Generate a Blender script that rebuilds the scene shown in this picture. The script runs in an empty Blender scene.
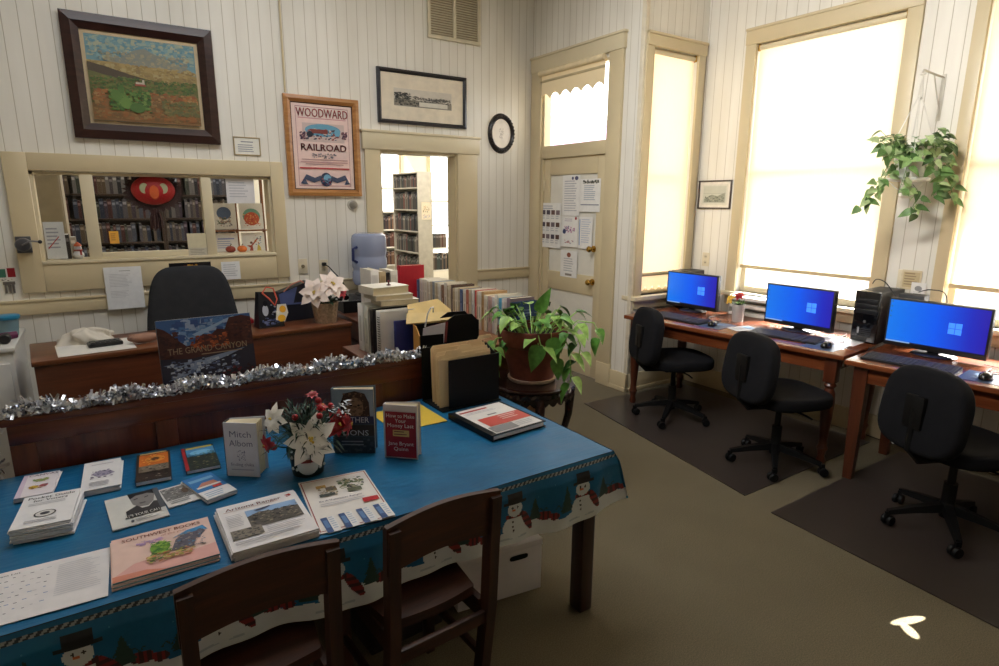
import bpy, bmesh, math, random
from mathutils import Matrix, Vector
PI = math.pi
C = bpy.context.scene.collection
RND = random.Random(7)

# ------------------------------------------------------------------ materials
def lin(c):
    f = lambda v: v/12.92 if v <= .04045 else ((v+.055)/1.055)**2.4
    return tuple(f(x/255) for x in c[:3]) + (1,)
_mc = {}
def _new(name):
    m = bpy.data.materials.new(name); m.use_nodes = True
    nt = m.node_tree; b = nt.nodes['Principled BSDF']
    return m, nt, b
def node(nt, t, **k):
    n = nt.nodes.new(t)
    for a, v in k.items(): setattr(n, a, v)
    return n
def ramp(nt, fac, stops):
    r = node(nt, 'ShaderNodeValToRGB'); e = r.color_ramp.elements
    while len(e) < len(stops): e.new(.5)
    for q, (p, c) in zip(e, stops): q.position = p; q.color = c
    nt.links.new(fac, r.inputs[0]); return r.outputs[0]
def coords(nt, scale=(1,1,1), kind='Object'):
    t = node(nt, 'ShaderNodeTexCoord'); mp = node(nt, 'ShaderNodeMapping')
    mp.inputs['Scale'].default_value = scale
    nt.links.new(t.outputs[kind], mp.inputs[0]); return mp.outputs[0]
def noise(nt, vec, scale, detail=3, rough=.5):
    n = node(nt, 'ShaderNodeTexNoise'); n.inputs['Scale'].default_value = scale
    n.inputs['Detail'].default_value = detail; n.inputs['Roughness'].default_value = rough
    nt.links.new(vec, n.inputs['Vector']); return n.outputs[0]
def bump(nt, b, h, strength, dist=.01):
    n = node(nt, 'ShaderNodeBump'); n.inputs['Strength'].default_value = strength; n.inputs['Distance'].default_value = dist
    nt.links.new(h, n.inputs['Height']); nt.links.new(n.outputs[0], b.inputs['Normal'])
def mul(c, k): return tuple(min(1, x*k) for x in c[:3]) + (1,)

def col(c, rough=.5, metal=0, var=.08, scale=14, coat=0, spec=.5, bmp=0, sub=0):
    """plain colour with slight procedural variation"""
    key = (tuple(c), rough, metal, var, scale, coat, spec, bmp)
    if key in _mc: return _mc[key]
    m, nt, b = _new('paint_%02x%02x%02x' % tuple(int(x) for x in c[:3]))
    L = lin(c)
    b.inputs['Roughness'].default_value = rough; b.inputs['Metallic'].default_value = metal
    b.inputs['Coat Weight'].default_value = coat; b.inputs['Specular IOR Level'].default_value = spec
    v = coords(nt)
    n = noise(nt, v, scale)
    nt.links.new(ramp(nt, n, [(.3, mul(L, 1-var)), (.7, mul(L, 1+var))]), b.inputs['Base Color'])
    if bmp: bump(nt, b, noise(nt, v, scale*12, 2), bmp, .004)
    _mc[key] = m; return m
def ink(c): return col(c, .45, 0, .04, 30, 0, .3)
def wood(c1, c2, axis=0, rough=.35, scale=6, coat=.15):
    key = ('wood', c1, c2, axis, rough, scale)
    if key in _mc: return _mc[key]
    m, nt, b = _new('wood')
    s = [scale*2.2]*3; s[axis] = scale*.16
    v = coords(nt, tuple(s))
    n = noise(nt, v, 2.5, 6, .62)
    nt.links.new(ramp(nt, n, [(.3, lin(c1)), (.72, lin(c2))]), b.inputs['Base Color'])
    b.inputs['Roughness'].default_value = rough; b.inputs['Coat Weight'].default_value = coat; b.inputs['Coat Roughness'].default_value = .25
    bump(nt, b, n, .06, .004)
    _mc[key] = m; return m
def beadboard(axis):
    """cream painted tongue-and-groove boards; axis = world axis across the boards"""
    m, nt, b = _new('beadboard')
    t = node(nt, 'ShaderNodeTexCoord'); sep = node(nt, 'ShaderNodeSeparateXYZ')
    nt.links.new(t.outputs['Object'], sep.inputs[0])
    def math_(op, a, bv):
        n = node(nt, 'ShaderNodeMath', operation=op)
        nt.links.new(a, n.inputs[0])
        if hasattr(bv, 'links'): nt.links.new(bv, n.inputs[1])
        else: n.inputs[1].default_value = bv
        return n.outputs[0]
    u = math_('DIVIDE', sep.outputs[axis], .083)
    fr = math_('FRACT', u, 0)
    d = math_('ABSOLUTE', math_('SUBTRACT', fr, .5), 0)      # 0.5 at the joint
    g = node(nt, 'ShaderNodeMapRange'); g.inputs[1].default_value = .462; g.inputs[2].default_value = .497
    nt.links.new(d, g.inputs[0])
    n = noise(nt, coords(nt, (3, 3, .5)), 2.2, 4)
    base = ramp(nt, n, [(.3, lin((226, 221, 209))), (.7, lin((238, 234, 224)))])
    mx = node(nt, 'ShaderNodeMix', data_type='RGBA'); mx.inputs[7].default_value = lin((182, 171, 150))
    nt.links.new(g.outputs[0], mx.inputs[0]); nt.links.new(base, mx.inputs[6])
    nt.links.new(mx.outputs[2], b.inputs['Base Color'])
    inv = math_('SUBTRACT', math_('MULTIPLY', g.outputs[0], -1), 0)
    bump(nt, b, inv, .5, .004)
    b.inputs['Roughness'].default_value = .42
    return m
def emis(c, s, name='glow', base=None):
    m, nt, b = _new(name)
    b.inputs['Base Color'].default_value = lin(base or c); b.inputs['Emission Color'].default_value = lin(c); b.inputs['Emission Strength'].default_value = s
    b.inputs['Roughness'].default_value = .8
    return m
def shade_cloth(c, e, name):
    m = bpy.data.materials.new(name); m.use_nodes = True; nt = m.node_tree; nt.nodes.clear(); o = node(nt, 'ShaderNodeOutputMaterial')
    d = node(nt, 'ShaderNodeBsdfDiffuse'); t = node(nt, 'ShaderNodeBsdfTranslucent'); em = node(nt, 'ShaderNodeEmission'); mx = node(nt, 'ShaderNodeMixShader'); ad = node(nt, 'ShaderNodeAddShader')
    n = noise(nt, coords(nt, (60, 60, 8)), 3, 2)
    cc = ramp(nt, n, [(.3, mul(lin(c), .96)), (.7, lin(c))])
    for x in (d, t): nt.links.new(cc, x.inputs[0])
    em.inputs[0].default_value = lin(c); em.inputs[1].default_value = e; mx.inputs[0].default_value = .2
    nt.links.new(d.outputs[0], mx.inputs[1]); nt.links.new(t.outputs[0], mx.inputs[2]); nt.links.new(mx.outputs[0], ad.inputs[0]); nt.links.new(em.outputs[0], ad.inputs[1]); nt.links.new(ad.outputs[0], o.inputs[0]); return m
def glass_pane(tint=(1, 1, 1, 1), refl=.08):
    m = bpy.data.materials.new('pane_glass'); m.use_nodes = True; nt = m.node_tree
    nt.nodes.clear(); o = node(nt, 'ShaderNodeOutputMaterial'); mx = node(nt, 'ShaderNodeMixShader')
    tr = node(nt, 'ShaderNodeBsdfTransparent'); tr.inputs[0].default_value = tint
    gl = node(nt, 'ShaderNodeBsdfGlossy'); gl.inputs['Roughness'].default_value = .02
    fr = node(nt, 'ShaderNodeFresnel'); fr.inputs[0].default_value = 1.35
    geo = node(nt, 'ShaderNodeNewGeometry'); sub = node(nt, 'ShaderNodeMath', operation='SUBTRACT'); sub.inputs[0].default_value = 1; nt.links.new(geo.outputs['Backfacing'], sub.inputs[1])
    pr = node(nt, 'ShaderNodeMath', operation='MULTIPLY'); nt.links.new(fr.outputs[0], pr.inputs[0]); nt.links.new(sub.outputs[0], pr.inputs[1])
    nt.links.new(pr.outputs[0], mx.inputs[0]); nt.links.new(tr.outputs[0], mx.inputs[1]); nt.links.new(gl.outputs[0], mx.inputs[2])
    nt.links.new(mx.outputs[0], o.inputs[0]); return m
def carpet_mat():
    m, nt, b = _new('carpet')
    v = coords(nt)
    n1 = noise(nt, v, 220, 3, .7); n2 = noise(nt, v, 3, 3)
    mxn = node(nt, 'ShaderNodeMath', operation='ADD'); nt.links.new(n1, mxn.inputs[0])
    sc = node(nt, 'ShaderNodeMath', operation='MULTIPLY'); sc.inputs[1].default_value = .12; nt.links.new(n2, sc.inputs[0]); nt.links.new(sc.outputs[0], mxn.inputs[1])
    nt.links.new(ramp(nt, mxn.outputs[0], [(.45, lin((103, 95, 78))), (.9, lin((145, 135, 112)))]), b.inputs['Base Color'])
    b.inputs['Roughness'].default_value = .95; b.inputs['Specular IOR Level'].default_value = .1
    bump(nt, b, n1, .35, .006); return m
def terracotta():
    m, nt, b = _new('terracotta')
    v = coords(nt, (1, 1, 1.2)); n = noise(nt, v, 9, 6, .6)
    nt.links.new(ramp(nt, n, [(.3, lin((104, 48, 38))), (.6, lin((140, 74, 56))), (.85, lin((164, 108, 88)))]), b.inputs['Base Color'])
    b.inputs['Roughness'].default_value = .55; bump(nt, b, n, .15, .004); return m
def screen_mat():
    m, nt, b = _new('screen')
    t = node(nt, 'ShaderNodeTexCoord'); g = node(nt, 'ShaderNodeTexGradient', gradient_type='SPHERICAL')
    mp = node(nt, 'ShaderNodeMapping'); mp.inputs['Location'].default_value = (-.25, 0, -.02); mp.inputs['Scale'].default_value = (2.2, 1, 3.2)
    nt.links.new(t.outputs['Object'], mp.inputs[0]); nt.links.new(mp.outputs[0], g.inputs[0])
    g2 = node(nt, 'ShaderNodeSeparateXYZ'); nt.links.new(t.outputs['Object'], g2.inputs[0])
    mr = node(nt, 'ShaderNodeMapRange'); mr.inputs[1].default_value = -.24; mr.inputs[2].default_value = .24; nt.links.new(g2.outputs[0], mr.inputs[0])
    c = ramp(nt, mr.outputs[0], [(0, lin((28, 122, 236))), (.5, lin((20, 92, 240))), (.85, lin((38, 48, 190))), (1, lin((46, 36, 170)))])
    b.inputs['Base Color'].default_value = (0, 0, .02, 1); b.inputs['Roughness'].default_value = .3
    nt.links.new(c, b.inputs['Emission Color']); b.inputs['Emission Strength'].default_value = SCREEN_E
    return m
SCREEN_E = .72

# ------------------------------------------------------------------ mesh builder
_txt = {}
def text_geo(s):
    if s in _txt: return _txt[s]
    cu = bpy.data.curves.new('t', 'FONT'); cu.body = s; cu.size = 1; cu.resolution_u = 2
    ob = bpy.data.objects.new('t', cu); C.objects.link(ob)
    dg = bpy.context.evaluated_depsgraph_get(); ev = ob.evaluated_get(dg); me = ev.to_mesh()
    vs = [v.co.copy() for v in me.vertices]; fs = [tuple(p.vertices) for p in me.polygons]
    ev.to_mesh_clear(); bpy.data.objects.remove(ob); bpy.data.curves.remove(cu)
    x0 = min(v.x for v in vs); x1 = max(v.x for v in vs)
    r = ([(v.x-x0, v.y) for v in vs], fs, x1-x0); _txt[s] = r; return r

def frame(o, x, y):
    x = Vector(x).normalized(); y = Vector(y).normalized(); z = x.cross(y)
    return Matrix(((x.x, y.x, z.x, o[0]), (x.y, y.y, z.y, o[1]), (x.z, y.z, z.z, o[2]), (0, 0, 0, 1)))
def RZ(a): return Matrix.Rotation(a, 4, 'Z')
def RX(a): return Matrix.Rotation(a, 4, 'X')
def RY(a): return Matrix.Rotation(a, 4, 'Y')
def TR(x, y, z): return Matrix.Translation((x, y, z))

class MB:
    def __init__(s): s.v = []; s.f = []; s.m = []; s.mats = []; s.T = Matrix()
    def mi(s, m):
        if m not in s.mats: s.mats.append(m)
        return s.mats.index(m)
    def add(s, vs, fs, m):
        b = len(s.v); T = s.T
        s.v += [tuple(T @ Vector(p)) for p in vs]
        k = s.mi(m)
        for f in fs: s.f.append(tuple(b+i for i in f)); s.m.append(k)
    def box(s, x0, x1, y0, y1, z0, z1, m, bev=0):
        if bev:
            bm = bmesh.new(); bmesh.ops.create_cube(bm, size=1)
            for v in bm.verts: v.co = Vector(((x0+x1)/2+v.co.x*(x1-x0), (y0+y1)/2+v.co.y*(y1-y0), (z0+z1)/2+v.co.z*(z1-z0)))
            bmesh.ops.bevel(bm, geom=bm.edges[:], offset=bev, segments=2, affect='EDGES', profile=.5)
            bm.verts.index_update()
            s.add([v.co.copy() for v in bm.verts], [[v.index for v in f.verts] for f in bm.faces], m); bm.free(); return
        s.add([(x0,y0,z0),(x1,y0,z0),(x1,y1,z0),(x0,y1,z0),(x0,y0,z1),(x1,y0,z1),(x1,y1,z1),(x0,y1,z1)],
              [(3,2,1,0),(4,5,6,7),(0,1,5,4),(1,2,6,5),(2,3,7,6),(3,0,4,7)], m)
    def quad(s, pts, m): s.add(pts, [tuple(range(len(pts)))], m)
    def poly(s, pts, z, m): s.add([(p[0], p[1], z) for p in pts], [tuple(range(len(pts)))], m)
    def prism(s, pts, z0, z1, m):
        n = len(pts)
        s.add([(p[0],p[1],z0) for p in pts]+[(p[0],p[1],z1) for p in pts],
              [tuple(reversed(range(n))), tuple(range(n, 2*n))]+[(i,(i+1)%n,n+(i+1)%n,n+i) for i in range(n)], m)
    def lathe(s, prof, m, n=24, c=(0,0), sx=1, sy=1):
        vs = []; fs = []
        for r, z in prof:
            for i in range(n): a = 2*PI*i/n; vs.append((c[0]+r*sx*math.cos(a), c[1]+r*sy*math.sin(a), z))
        for j in range(len(prof)-1):
            for i in range(n): fs.append((j*n+i, j*n+(i+1)%n, (j+1)*n+(i+1)%n, (j+1)*n+i))
        fs.append(tuple(reversed(range(n)))); fs.append(tuple((len(prof)-1)*n+i for i in range(n)))
        s.add(vs, fs, m)
    def tube(s, pts, r, m, n=8):
        P = [Vector(p) for p in pts]; k = len(P); R = r if isinstance(r, (list, tuple)) else [r]*k
        vs = []; fs = []; up = Vector((0,0,1)); prev = None
        for i, p in enumerate(P):
            d = (P[min(i+1,k-1)]-P[max(i-1,0)]).normalized()
            if prev is None:
                a = d.cross(up if abs(d.z) < .9 else Vector((1,0,0))).normalized()
            else: a = (prev - d*prev.dot(d)).normalized()
            prev = a; b = d.cross(a)
            for j in range(n): t = 2*PI*j/n; vs.append(p+(a*math.cos(t)+b*math.sin(t))*R[i])
        for i in range(k-1):
            for j in range(n): fs.append((i*n+j, i*n+(j+1)%n, (i+1)*n+(j+1)%n, (i+1)*n+j))
        fs.append(tuple(reversed(range(n)))); fs.append(tuple((k-1)*n+j for j in range(n)))
        s.add(vs, fs, m)
    def ball(s, c, r, m, n=12, sc=(1,1,1)):
        h = max(4, n//2)
        prof = [(math.sin(PI*i/h)*r, -math.cos(PI*i/h)*r) for i in range(h+1)]
        T = s.T; s.T = T @ TR(*c) @ Matrix.Diagonal((sc[0],sc[1],sc[2],1))
        prof[0] = (r*.02, -r); prof[-1] = (r*.02, r); s.lathe(prof, m, n); s.T = T
    def surf(s, fn, nu, nv, m):
        vs = [fn(i/nu, j/nv) for j in range(nv+1) for i in range(nu+1)]
        if callable(m):
            by = {}
            for j in range(nv):
                for i in range(nu):
                    by.setdefault(m((i+.5)/nu, (j+.5)/nv), []).append((i, j))
            b = len(s.v); s.v += [tuple(s.T @ Vector(p)) for p in vs]
            for mm, cells in by.items():
                k = s.mi(mm)
                for i, j in cells:
                    q = j*(nu+1)+i; s.f.append((b+q, b+q+1, b+q+nu+2, b+q+nu+1)); s.m.append(k)
        else:
            s.add(vs, [(j*(nu+1)+i, j*(nu+1)+i+1, (j+1)*(nu+1)+i+1, (j+1)*(nu+1)+i) for j in range(nv) for i in range(nu)], m)
    def text(s, t, x, y, h, m, z, align='l', maxw=None, bold=0):
        vs, fs, w = text_geo(t); k = h/.69
        kx = k if not maxw else min(k, maxw/w)
        if maxw and maxw/w > k: kx = min(maxw/w, k*1.35)
        ox = x - {'l': 0, 'c': w*kx/2, 'r': w*kx}[align]
        s.add([(ox+a*kx, y+b*k, z) for a, b in vs], fs, m)
        if bold: s.add([(ox+a*kx+bold, y+b*k, z) for a, b in vs], fs, m)
    def art(s, W, H, items, z=.0004):
        """flat printing on a W x H sheet; coordinates are fractions, y up"""
        for it in items:
            k = it[0]
            if k == 'r': _, x, y, w, h, c = it; s.poly([(x*W,y*H),((x+w)*W,y*H),((x+w)*W,(y+h)*H),(x*W,(y+h)*H)], z, ink(c))
            elif k == 'p': s.poly([(a*W, b*H) for a, b in it[1]], z, ink(it[2]))
            elif k == 'e':
                _, x, y, rx, ry, c = it; s.poly([(x*W+rx*W*math.cos(2*PI*i/20), y*H+ry*H*math.sin(2*PI*i/20)) for i in range(20)], z, ink(c))
            elif k == 't':
                _, t, x, y, h, c, al = it[:7]; mw = it[7]*W if len(it) > 7 else None
                s.text(t, x*W, y*H, h*H, ink(c), z, al, mw, .0006 if len(it) > 8 else 0)
            elif k == 'l':
                _, x, y, w, n, gap, c = it; r = random.Random(n*7+int(x*99))
                for i in range(n):
                    ww = w*r.uniform(.72, 1); s.poly([(x*W,(y-i*gap)*H),((x+ww)*W,(y-i*gap)*H),((x+ww)*W,(y-i*gap+gap*.38)*H),(x*W,(y-i*gap+gap*.38)*H)], z, ink(c))
            elif k == 'd':
                _, x, y, w, h, n, cs, sz, seed = it; r = random.Random(seed); n = int(n*1.6); sz *= .7
                for i in range(n):
                    a = r.uniform(-.5, .5); L = sz*r.uniform(.5, 1.3); q = L*r.uniform(.3, .8)
                    cx = r.uniform(x+L/2, x+w-L/2)*W; cy = r.uniform(y+q/2*W/H, y+h-q/2*W/H)*H
                    ca, sa = math.cos(a)*.8, math.sin(a)*.5
                    s.poly([(cx+(px*ca-py*sa)*W, cy+(px*sa+py*ca)*W) for px, py in ((-L/2,-q/2),(L/2,-q/2),(L*.4,q/2),(-L*.4,q/2))], z+.00001*i, ink(r.choice(cs)))
            z += .00025 + (.000016*it[5] if k == 'd' else 0)
    def build(s, name, parent=None, angle=38, loc=None):
        me = bpy.data.meshes.new(name); me.from_pydata(s.v, [], s.f); me.update()
        for m in s.mats: me.materials.append(m)
        me.polygons.foreach_set('material_index', s.m)
        me.shade_smooth(); me.set_sharp_from_angle(angle=math.radians(angle))
        o = bpy.data.objects.new(name, me); C.objects.link(o)
        if parent is not None: o.parent = parent
        if loc is not None: o.location = loc
        return o

def tag(o, label, cat, group=None):
    o['label'] = label; o['category'] = cat
    if group: o['group'] = group
    return o
def thing(name, label, cat, loc=(0,0,0), rz=0, group=None):
    o = bpy.data.objects.new(name, None); C.objects.link(o); o.empty_display_size = .05
    o.location = loc; o.rotation_euler = (0, 0, rz); return tag(o, label, cat, group)
def single(mb, name, label, cat, loc=(0,0,0), rz=0, group=None, angle=38):
    o = mb.build(name, None, angle); o.location = loc; o.rotation_euler = (0,0,rz); return tag(o, label, cat, group)
def struct(mb, name, parent=None):
    o = mb.build(name, parent)
    if parent is None: o['kind'] = 'structure'
    return o
def dup(root, loc, rz=0, label=None, group=None):
    r = root.copy(); C.objects.link(r); r.location = loc; r.rotation_euler = (0,0,rz)
    if label: r['label'] = label
    if group: r['group'] = group
    for ch in root.children:
        c = ch.copy(); C.objects.link(c); c.parent = r
        for g in ch.children:
            d = g.copy(); C.objects.link(d); d.parent = c
    return r
ORD = 'first second third fourth fifth sixth seventh eighth ninth tenth eleventh twelfth thirteenth fourteenth fifteenth sixteenth seventeenth eighteenth nineteenth twentieth twenty-first twenty-second twenty-third twenty-fourth twenty-fifth twenty-sixth twenty-seventh twenty-eighth twenty-ninth thirtieth'.split()
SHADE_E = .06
WORLD_E = 4.0
EXPO = 0.46
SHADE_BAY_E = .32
SKY_P = 14
WALL_FILL_P = 24
SUNPATCH = [(2.47, .815, .35, .5), (2.44, .77, .35, -.6)]
# ------------------------------------------------------------------ room shell
BX, BY = beadboard(0), beadboard(1)
PLAIN = col((228, 221, 204), .5, var=.03, scale=2)
TRIM = col((208, 192, 156), .38, var=.04, scale=3)
TRIM2 = col((216, 203, 171), .38, var=.04, scale=3)
CEIL = col((232, 228, 218), .8, var=.02, scale=2)
PANE = glass_pane()
XD, YA, YB, XR, HC = 3.655, 4.925, 3.505, 4.39, 3.7

def wall(name, ax, p0, p1, u0, u1, z0, z1, holes, mat):
    mb = MB()
    us = sorted({u0, u1, *[h[0] for h in holes], *[h[1] for h in holes]})
    for a, b in zip(us, us[1:]):
        hs = sorted([(h[2], h[3]) for h in holes if h[0] <= a+1e-6 and h[1] >= b-1e-6])
        z = z0
        for c, d in hs+[(z1, z1)]:
            if c > z+1e-6:
                mb.box(*((a, b, p0, p1) if ax == 'x' else (p0, p1, a, b)), z, c, mat)
            z = d
    return struct(mb, name)
wall('wall_back', 'x', YA, YA+.14, -2.4, XD+.08, 0, HC, [(-.317, 1.155, 1.19, 1.77), (2.056, 2.80, 0, 2.01)], BX)
wall('wall_door', 'y', XD, XD+.08, YB, YA, 0, HC, [(3.86, 4.76, 0, 2.76)], BY)
wall('wall_bay', 'x', YB, YB+.14, XD+.08, XR+.14, 0, HC, [(3.75, 4.275, .83, 2.78)], BX)
wall('wall_right', 'y', XR, XR+.14, -2.5, YB, 0, HC, [(1.985, 3.03, .88, 2.79), (.50, 1.55, .88, 2.79)], BY)
wall('wall_left', 'y', -2.54, -2.4, -2.5, YA+.14, 0, HC, [], PLAIN)
wall('wall_rear', 'x', -2.64, -2.5, -2.54, XR+.14, 0, HC, [], PLAIN)
LIBW = col((236, 230, 214), .6, var=.02, scale=2)
wall('wall_library_back', 'x', 10.6, 10.74, -3, 6.95, 0, HC, [(4.05, 4.87, 1.0, 2.65), (5.45, 6.5, .55, 2.65)], LIBW)
wall('wall_library_left', 'y', -3.1, -3, YA+.14, 10.74, 0, HC, [], LIBW)
mb = MB(); mb.prism([(XD+.08, YA+.0), (XD+.2, YA+.0), (7.1, 10.74), (6.95, 10.74)], 0, HC, LIBW); struct(mb, 'wall_library_right')
CARPET = carpet_mat()
mb = MB()
mb.box(-2.5, XR+.1, -2.6, YB+.1, -.12, 0, CARPET); mb.box(-2.5, XD+.08, YB+.1, YA, -.12, 0, CARPET)
mb.prism([(-3.05, YA), (XD+.1, YA), (6.95, 10.7), (-3.05, 10.7)], -.12, 0, CARPET); struct(mb, 'floor')
mb = MB()
mb.box(-2.5, XR+.14, -2.6, YB+.14, HC, HC+.1, CEIL); mb.box(-2.5, XD+.08, YB+.14, YA+.14, HC, HC+.1, CEIL)
mb.prism([(-3.05, YA+.14), (XD+.1, YA+.14), (6.95, 10.7), (-3.05, 10.7)], HC, HC+.1, CEIL); struct(mb, 'ceiling')
mb = MB(); mb.box(-14, 26, -14, 30, -.5, -.4, col((196, 190, 176), .9)); struct(mb, 'ground')

# trims on the back wall
def F(o, y): return o  # readability
mb = MB(); y = YA
for a, b in ((-2.4, 1.92), (3.01, XD)):
    mb.box(a, b, y-.022, y, .855, .945, TRIM, .004); mb.box(a, b, y-.03, y, .94, .955, TRIM, .003)
struct(mb, 'trim_1')                                                     # chair rail
mb = MB()
mb.box(1.92, 2.056, y-.028, y, 0, 2.02, TRIM, .004); mb.box(2.80, 3.01, y-.028, y, 0, 2.02, TRIM, .004)
mb.box(1.90, 3.03, y-.036, y, 2.02, 2.165, TRIM2, .004); mb.box(1.89, 3.04, y-.045, y, 2.155, 2.175, TRIM2, .003)
mb.box(2.05, 2.07, y-.005, y+.145, 0, 2.01, TRIM); mb.box(2.785, 2.80, y-.005, y+.145, 0, 2.01, TRIM); mb.box(2.056, 2.80, y-.005, y+.145, 1.995, 2.02, TRIM)
struct(mb, 'trim_2')                                                     # doorway casing
mb = MB(); WH = col((222, 212, 190), .4)
mb.box(-2.4, 1.92, y-.018, y, 0, .16, TRIM, .004); mb.box(3.01, XD, y-.018, y, 0, .16, TRIM, .004); struct(mb, 'baseboard_back')
mb = MB(); mb.box(XD-.018, XD, YB-.018, 3.70, 0, .16, TRIM, .004); mb.box(XD-.026, XD, YB-.026, 3.70, 0, .035, TRIM, .004); struct(mb, 'baseboard_door_wall')
mb = MB(); mb.box(XD-.018, XR, YB-.018, YB, 0, .16, TRIM, .004); mb.box(XD-.026, XR, YB-.026, YB, 0, .035, TRIM, .004); struct(mb, 'baseboard_bay')
mb = MB(); mb.box(XR-.018, XR, -2.5, YB-.03, 0, .16, TRIM, .004); struct(mb, 'baseboard_right')
mb = MB(); mb.box(XD-.012, XD+.03, YB-.012, YB+.03, .16, HC, WH, .004); struct(mb, 'trim_3')   # corner board

# office window (interior)
w = bpy.data.objects.new('window_1', None); C.objects.link(w); w['kind'] = 'structure'
mb = MB()
mb.box(-.44, -.317, y-.03, y, 1.0, 1.885, TRIM, .004); mb.box(1.155, 1.25, y-.03, y, 1.0, 1.885, TRIM, .004)
mb.box(-.317, 1.155, y-.03, y, 1.775, 1.885, TRIM, .004); mb.box(-.317, 1.155, y-.03, y, 1.0, 1.185, TRIM, .004)
mb.box(-.317, 1.155, y-.04, y+.14, 1.18, 1.20, TRIM2, .003)
mb.box(-.317, -.298, y, y+.14, 1.19, 1.77, TRIM2); mb.box(1.137, 1.155, y, y+.14, 1.19, 1.77, TRIM2); mb.box(-.317, 1.155, y, y+.14, 1.755, 1.772, TRIM2)
mb.build('window_frame', w)
mb = MB(); mb.box(-.056, .018, y-.02, y+.06, 1.2, 1.757, TRIM2, .004); mb.box(.668, .735, y-.02, y+.06, 1.2, 1.757, TRIM2, .004)
mb.box(.018, .668, y-.008, y+.05, 1.2, 1.242, TRIM2, .003); mb.build('mullion', w)
for a, b, lo in ((-.298, -.056, 1.2), (.018, .668, 1.242), (.735, 1.137, 1.2)):
    mb = MB(); mb.box(a, b, y+.03, y+.034, lo, 1.757, PANE); mb.build('pane', w)

# windows of the bay
def window(name, ax, p, u0, u1, z0, z1, cas, head, sgn, lights=2):
    """casing + sash + panes; p = wall face, sgn = direction into the wall"""
    w = bpy.data.objects.new(name, None); C.objects.link(w); w['kind'] = 'structure'
    def bx(mb, a, b, d0, d1, c, d, m, bv=.004):
        lo, hi = sorted((p+sgn*d0, p+sgn*d1))
        mb.box(*((a, b, lo, hi) if ax == 'x' else (lo, hi, a, b)), c, d, m, bv)
    mb = MB(); L, R = cas
    bx(mb, u0-L, u0, -.024, 0, z0-.03, z1+.01, TRIM); bx(mb, u1, u1+R, -.024, 0, z0-.03, z1+.01, TRIM)
    bx(mb, u0-L, u1+R, -.032, 0, z1, z1+head, TRIM)
    bx(mb, u0-L, u1+R, -.042, 0, z1+head-.02, z1+head, TRIM, .003)
    mb.build('casing', w)
    mb = MB(); bx(mb, u0-L-.02, u1+R+.02, -.055, .10, z0-.035, z0, TRIM2); bx(mb, u0-L, u1+R, -.02, 0, z0-.11, z0-.03, TRIM); mb.build('sill', w)
    mb = MB()
    for a, b in ((u0, u0+.04), (u1-.04, u1)): bx(mb, a, b, .05, .09, z0, z1, TRIM2, .003)
    zm = (z0+z1)/2
    for c, d in ((z0, z0+.05), (zm-.02, zm+.02), (z1-.04, z1)): bx(mb, u0+.04, u1-.04, .05, .09, c, d, TRIM2, .003)
    mb.build('sash', w)
    for c, d in ((z0+.05, zm-.02), (zm+.02, z1-.04)):
        mb = MB(); bx(mb, u0+.04, u1-.04, .068, .072, c, d, PANE, 0); mb.build('pane', w)
window('window_2', 'x', YB, 3.75, 4.275, .83, 2.78, (.085, .085), .10, 1)
window('window_3', 'y', XR, 1.985, 3.03, .88, 2.79, (.09, .09), .12, 1)
window('window_4', 'y', XR, .50, 1.55, .88, 2.79, (.09, .07), .12, 1)
window('window_5', 'x', 10.6, 4.05, 4.87, 1.0, 2.65, (.07, .07), .1, 1)
window('window_6', 'x', 10.6, 5.45, 6.5, .55, 2.65, (.07, .07), .1, 1)

# roller shades: local x to the right along the wall, y into the wall, z up
SHADE = shade_cloth((255, 241, 210), SHADE_E, 'shade_with_glow')  # translucent cloth plus a little emission painted in as sun glow
SHADE_BAY = shade_cloth((255, 238, 204), SHADE_BAY_E, 'bay_shade_with_glow')  # bay cloth carries a stronger painted-in glow of its own
RAIL = col((196, 178, 140), .5); BRASS = col((196, 160, 84), .25, 1)
def shade(label, loc, rz, W, top, bot, m, scallop=False):
    t = thing('roller_shade', label, 'shade', loc, rz)
    mb = MB(); mb.T = frame((0,0,top), (1,0,0), (0,0,1)) @ RY(PI/2); mb.lathe([(.001,0),(.02,0),(.02,W),(.001,W)], TRIM2, 14, (0,0)); mb.T = Matrix()
    mb.v = [(v[0], v[1], v[2]) for v in mb.v]
    mb.build('roller', t)
    mb = MB(); n = 10
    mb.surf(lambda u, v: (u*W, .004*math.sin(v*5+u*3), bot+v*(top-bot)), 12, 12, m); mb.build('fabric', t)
    mb = MB()
    if scallop:
        pts = [(0, .0)] + [(W*i/48, -.10-.035*abs(math.sin(PI*i/8))) for i in range(49)] + [(W, 0)]
        mb.T = frame((0,.0,bot), (1,0,0), (0,0,1)); mb.prism(pts, -.002, .002, m); mb.T = Matrix(); mb.build('scalloped_hem', t)
        mb = MB()
    mb.box(0, W, -.012, .008, bot-.012, bot+.016, RAIL, .003); mb.build('bottom_rail', t)
    for x in (-.01, W-.004):
        mb = MB(); mb.box(x, x+.014, -.022, .01, top-.025, top+.025, BRASS, .002); mb.build('bracket', t)
    return t
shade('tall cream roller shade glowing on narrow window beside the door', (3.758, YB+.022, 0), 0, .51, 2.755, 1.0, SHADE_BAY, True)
shade('wide glowing roller shade above the middle computer', (XR+.022, 3.02, 0), -PI/2, 1.025, 2.765, 1.09, SHADE)
shade('glowing roller shade on the window beyond the hanging plant', (XR+.022, 1.54, 0), -PI/2, 1.03, 2.765, 1.10, SHADE)

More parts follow.
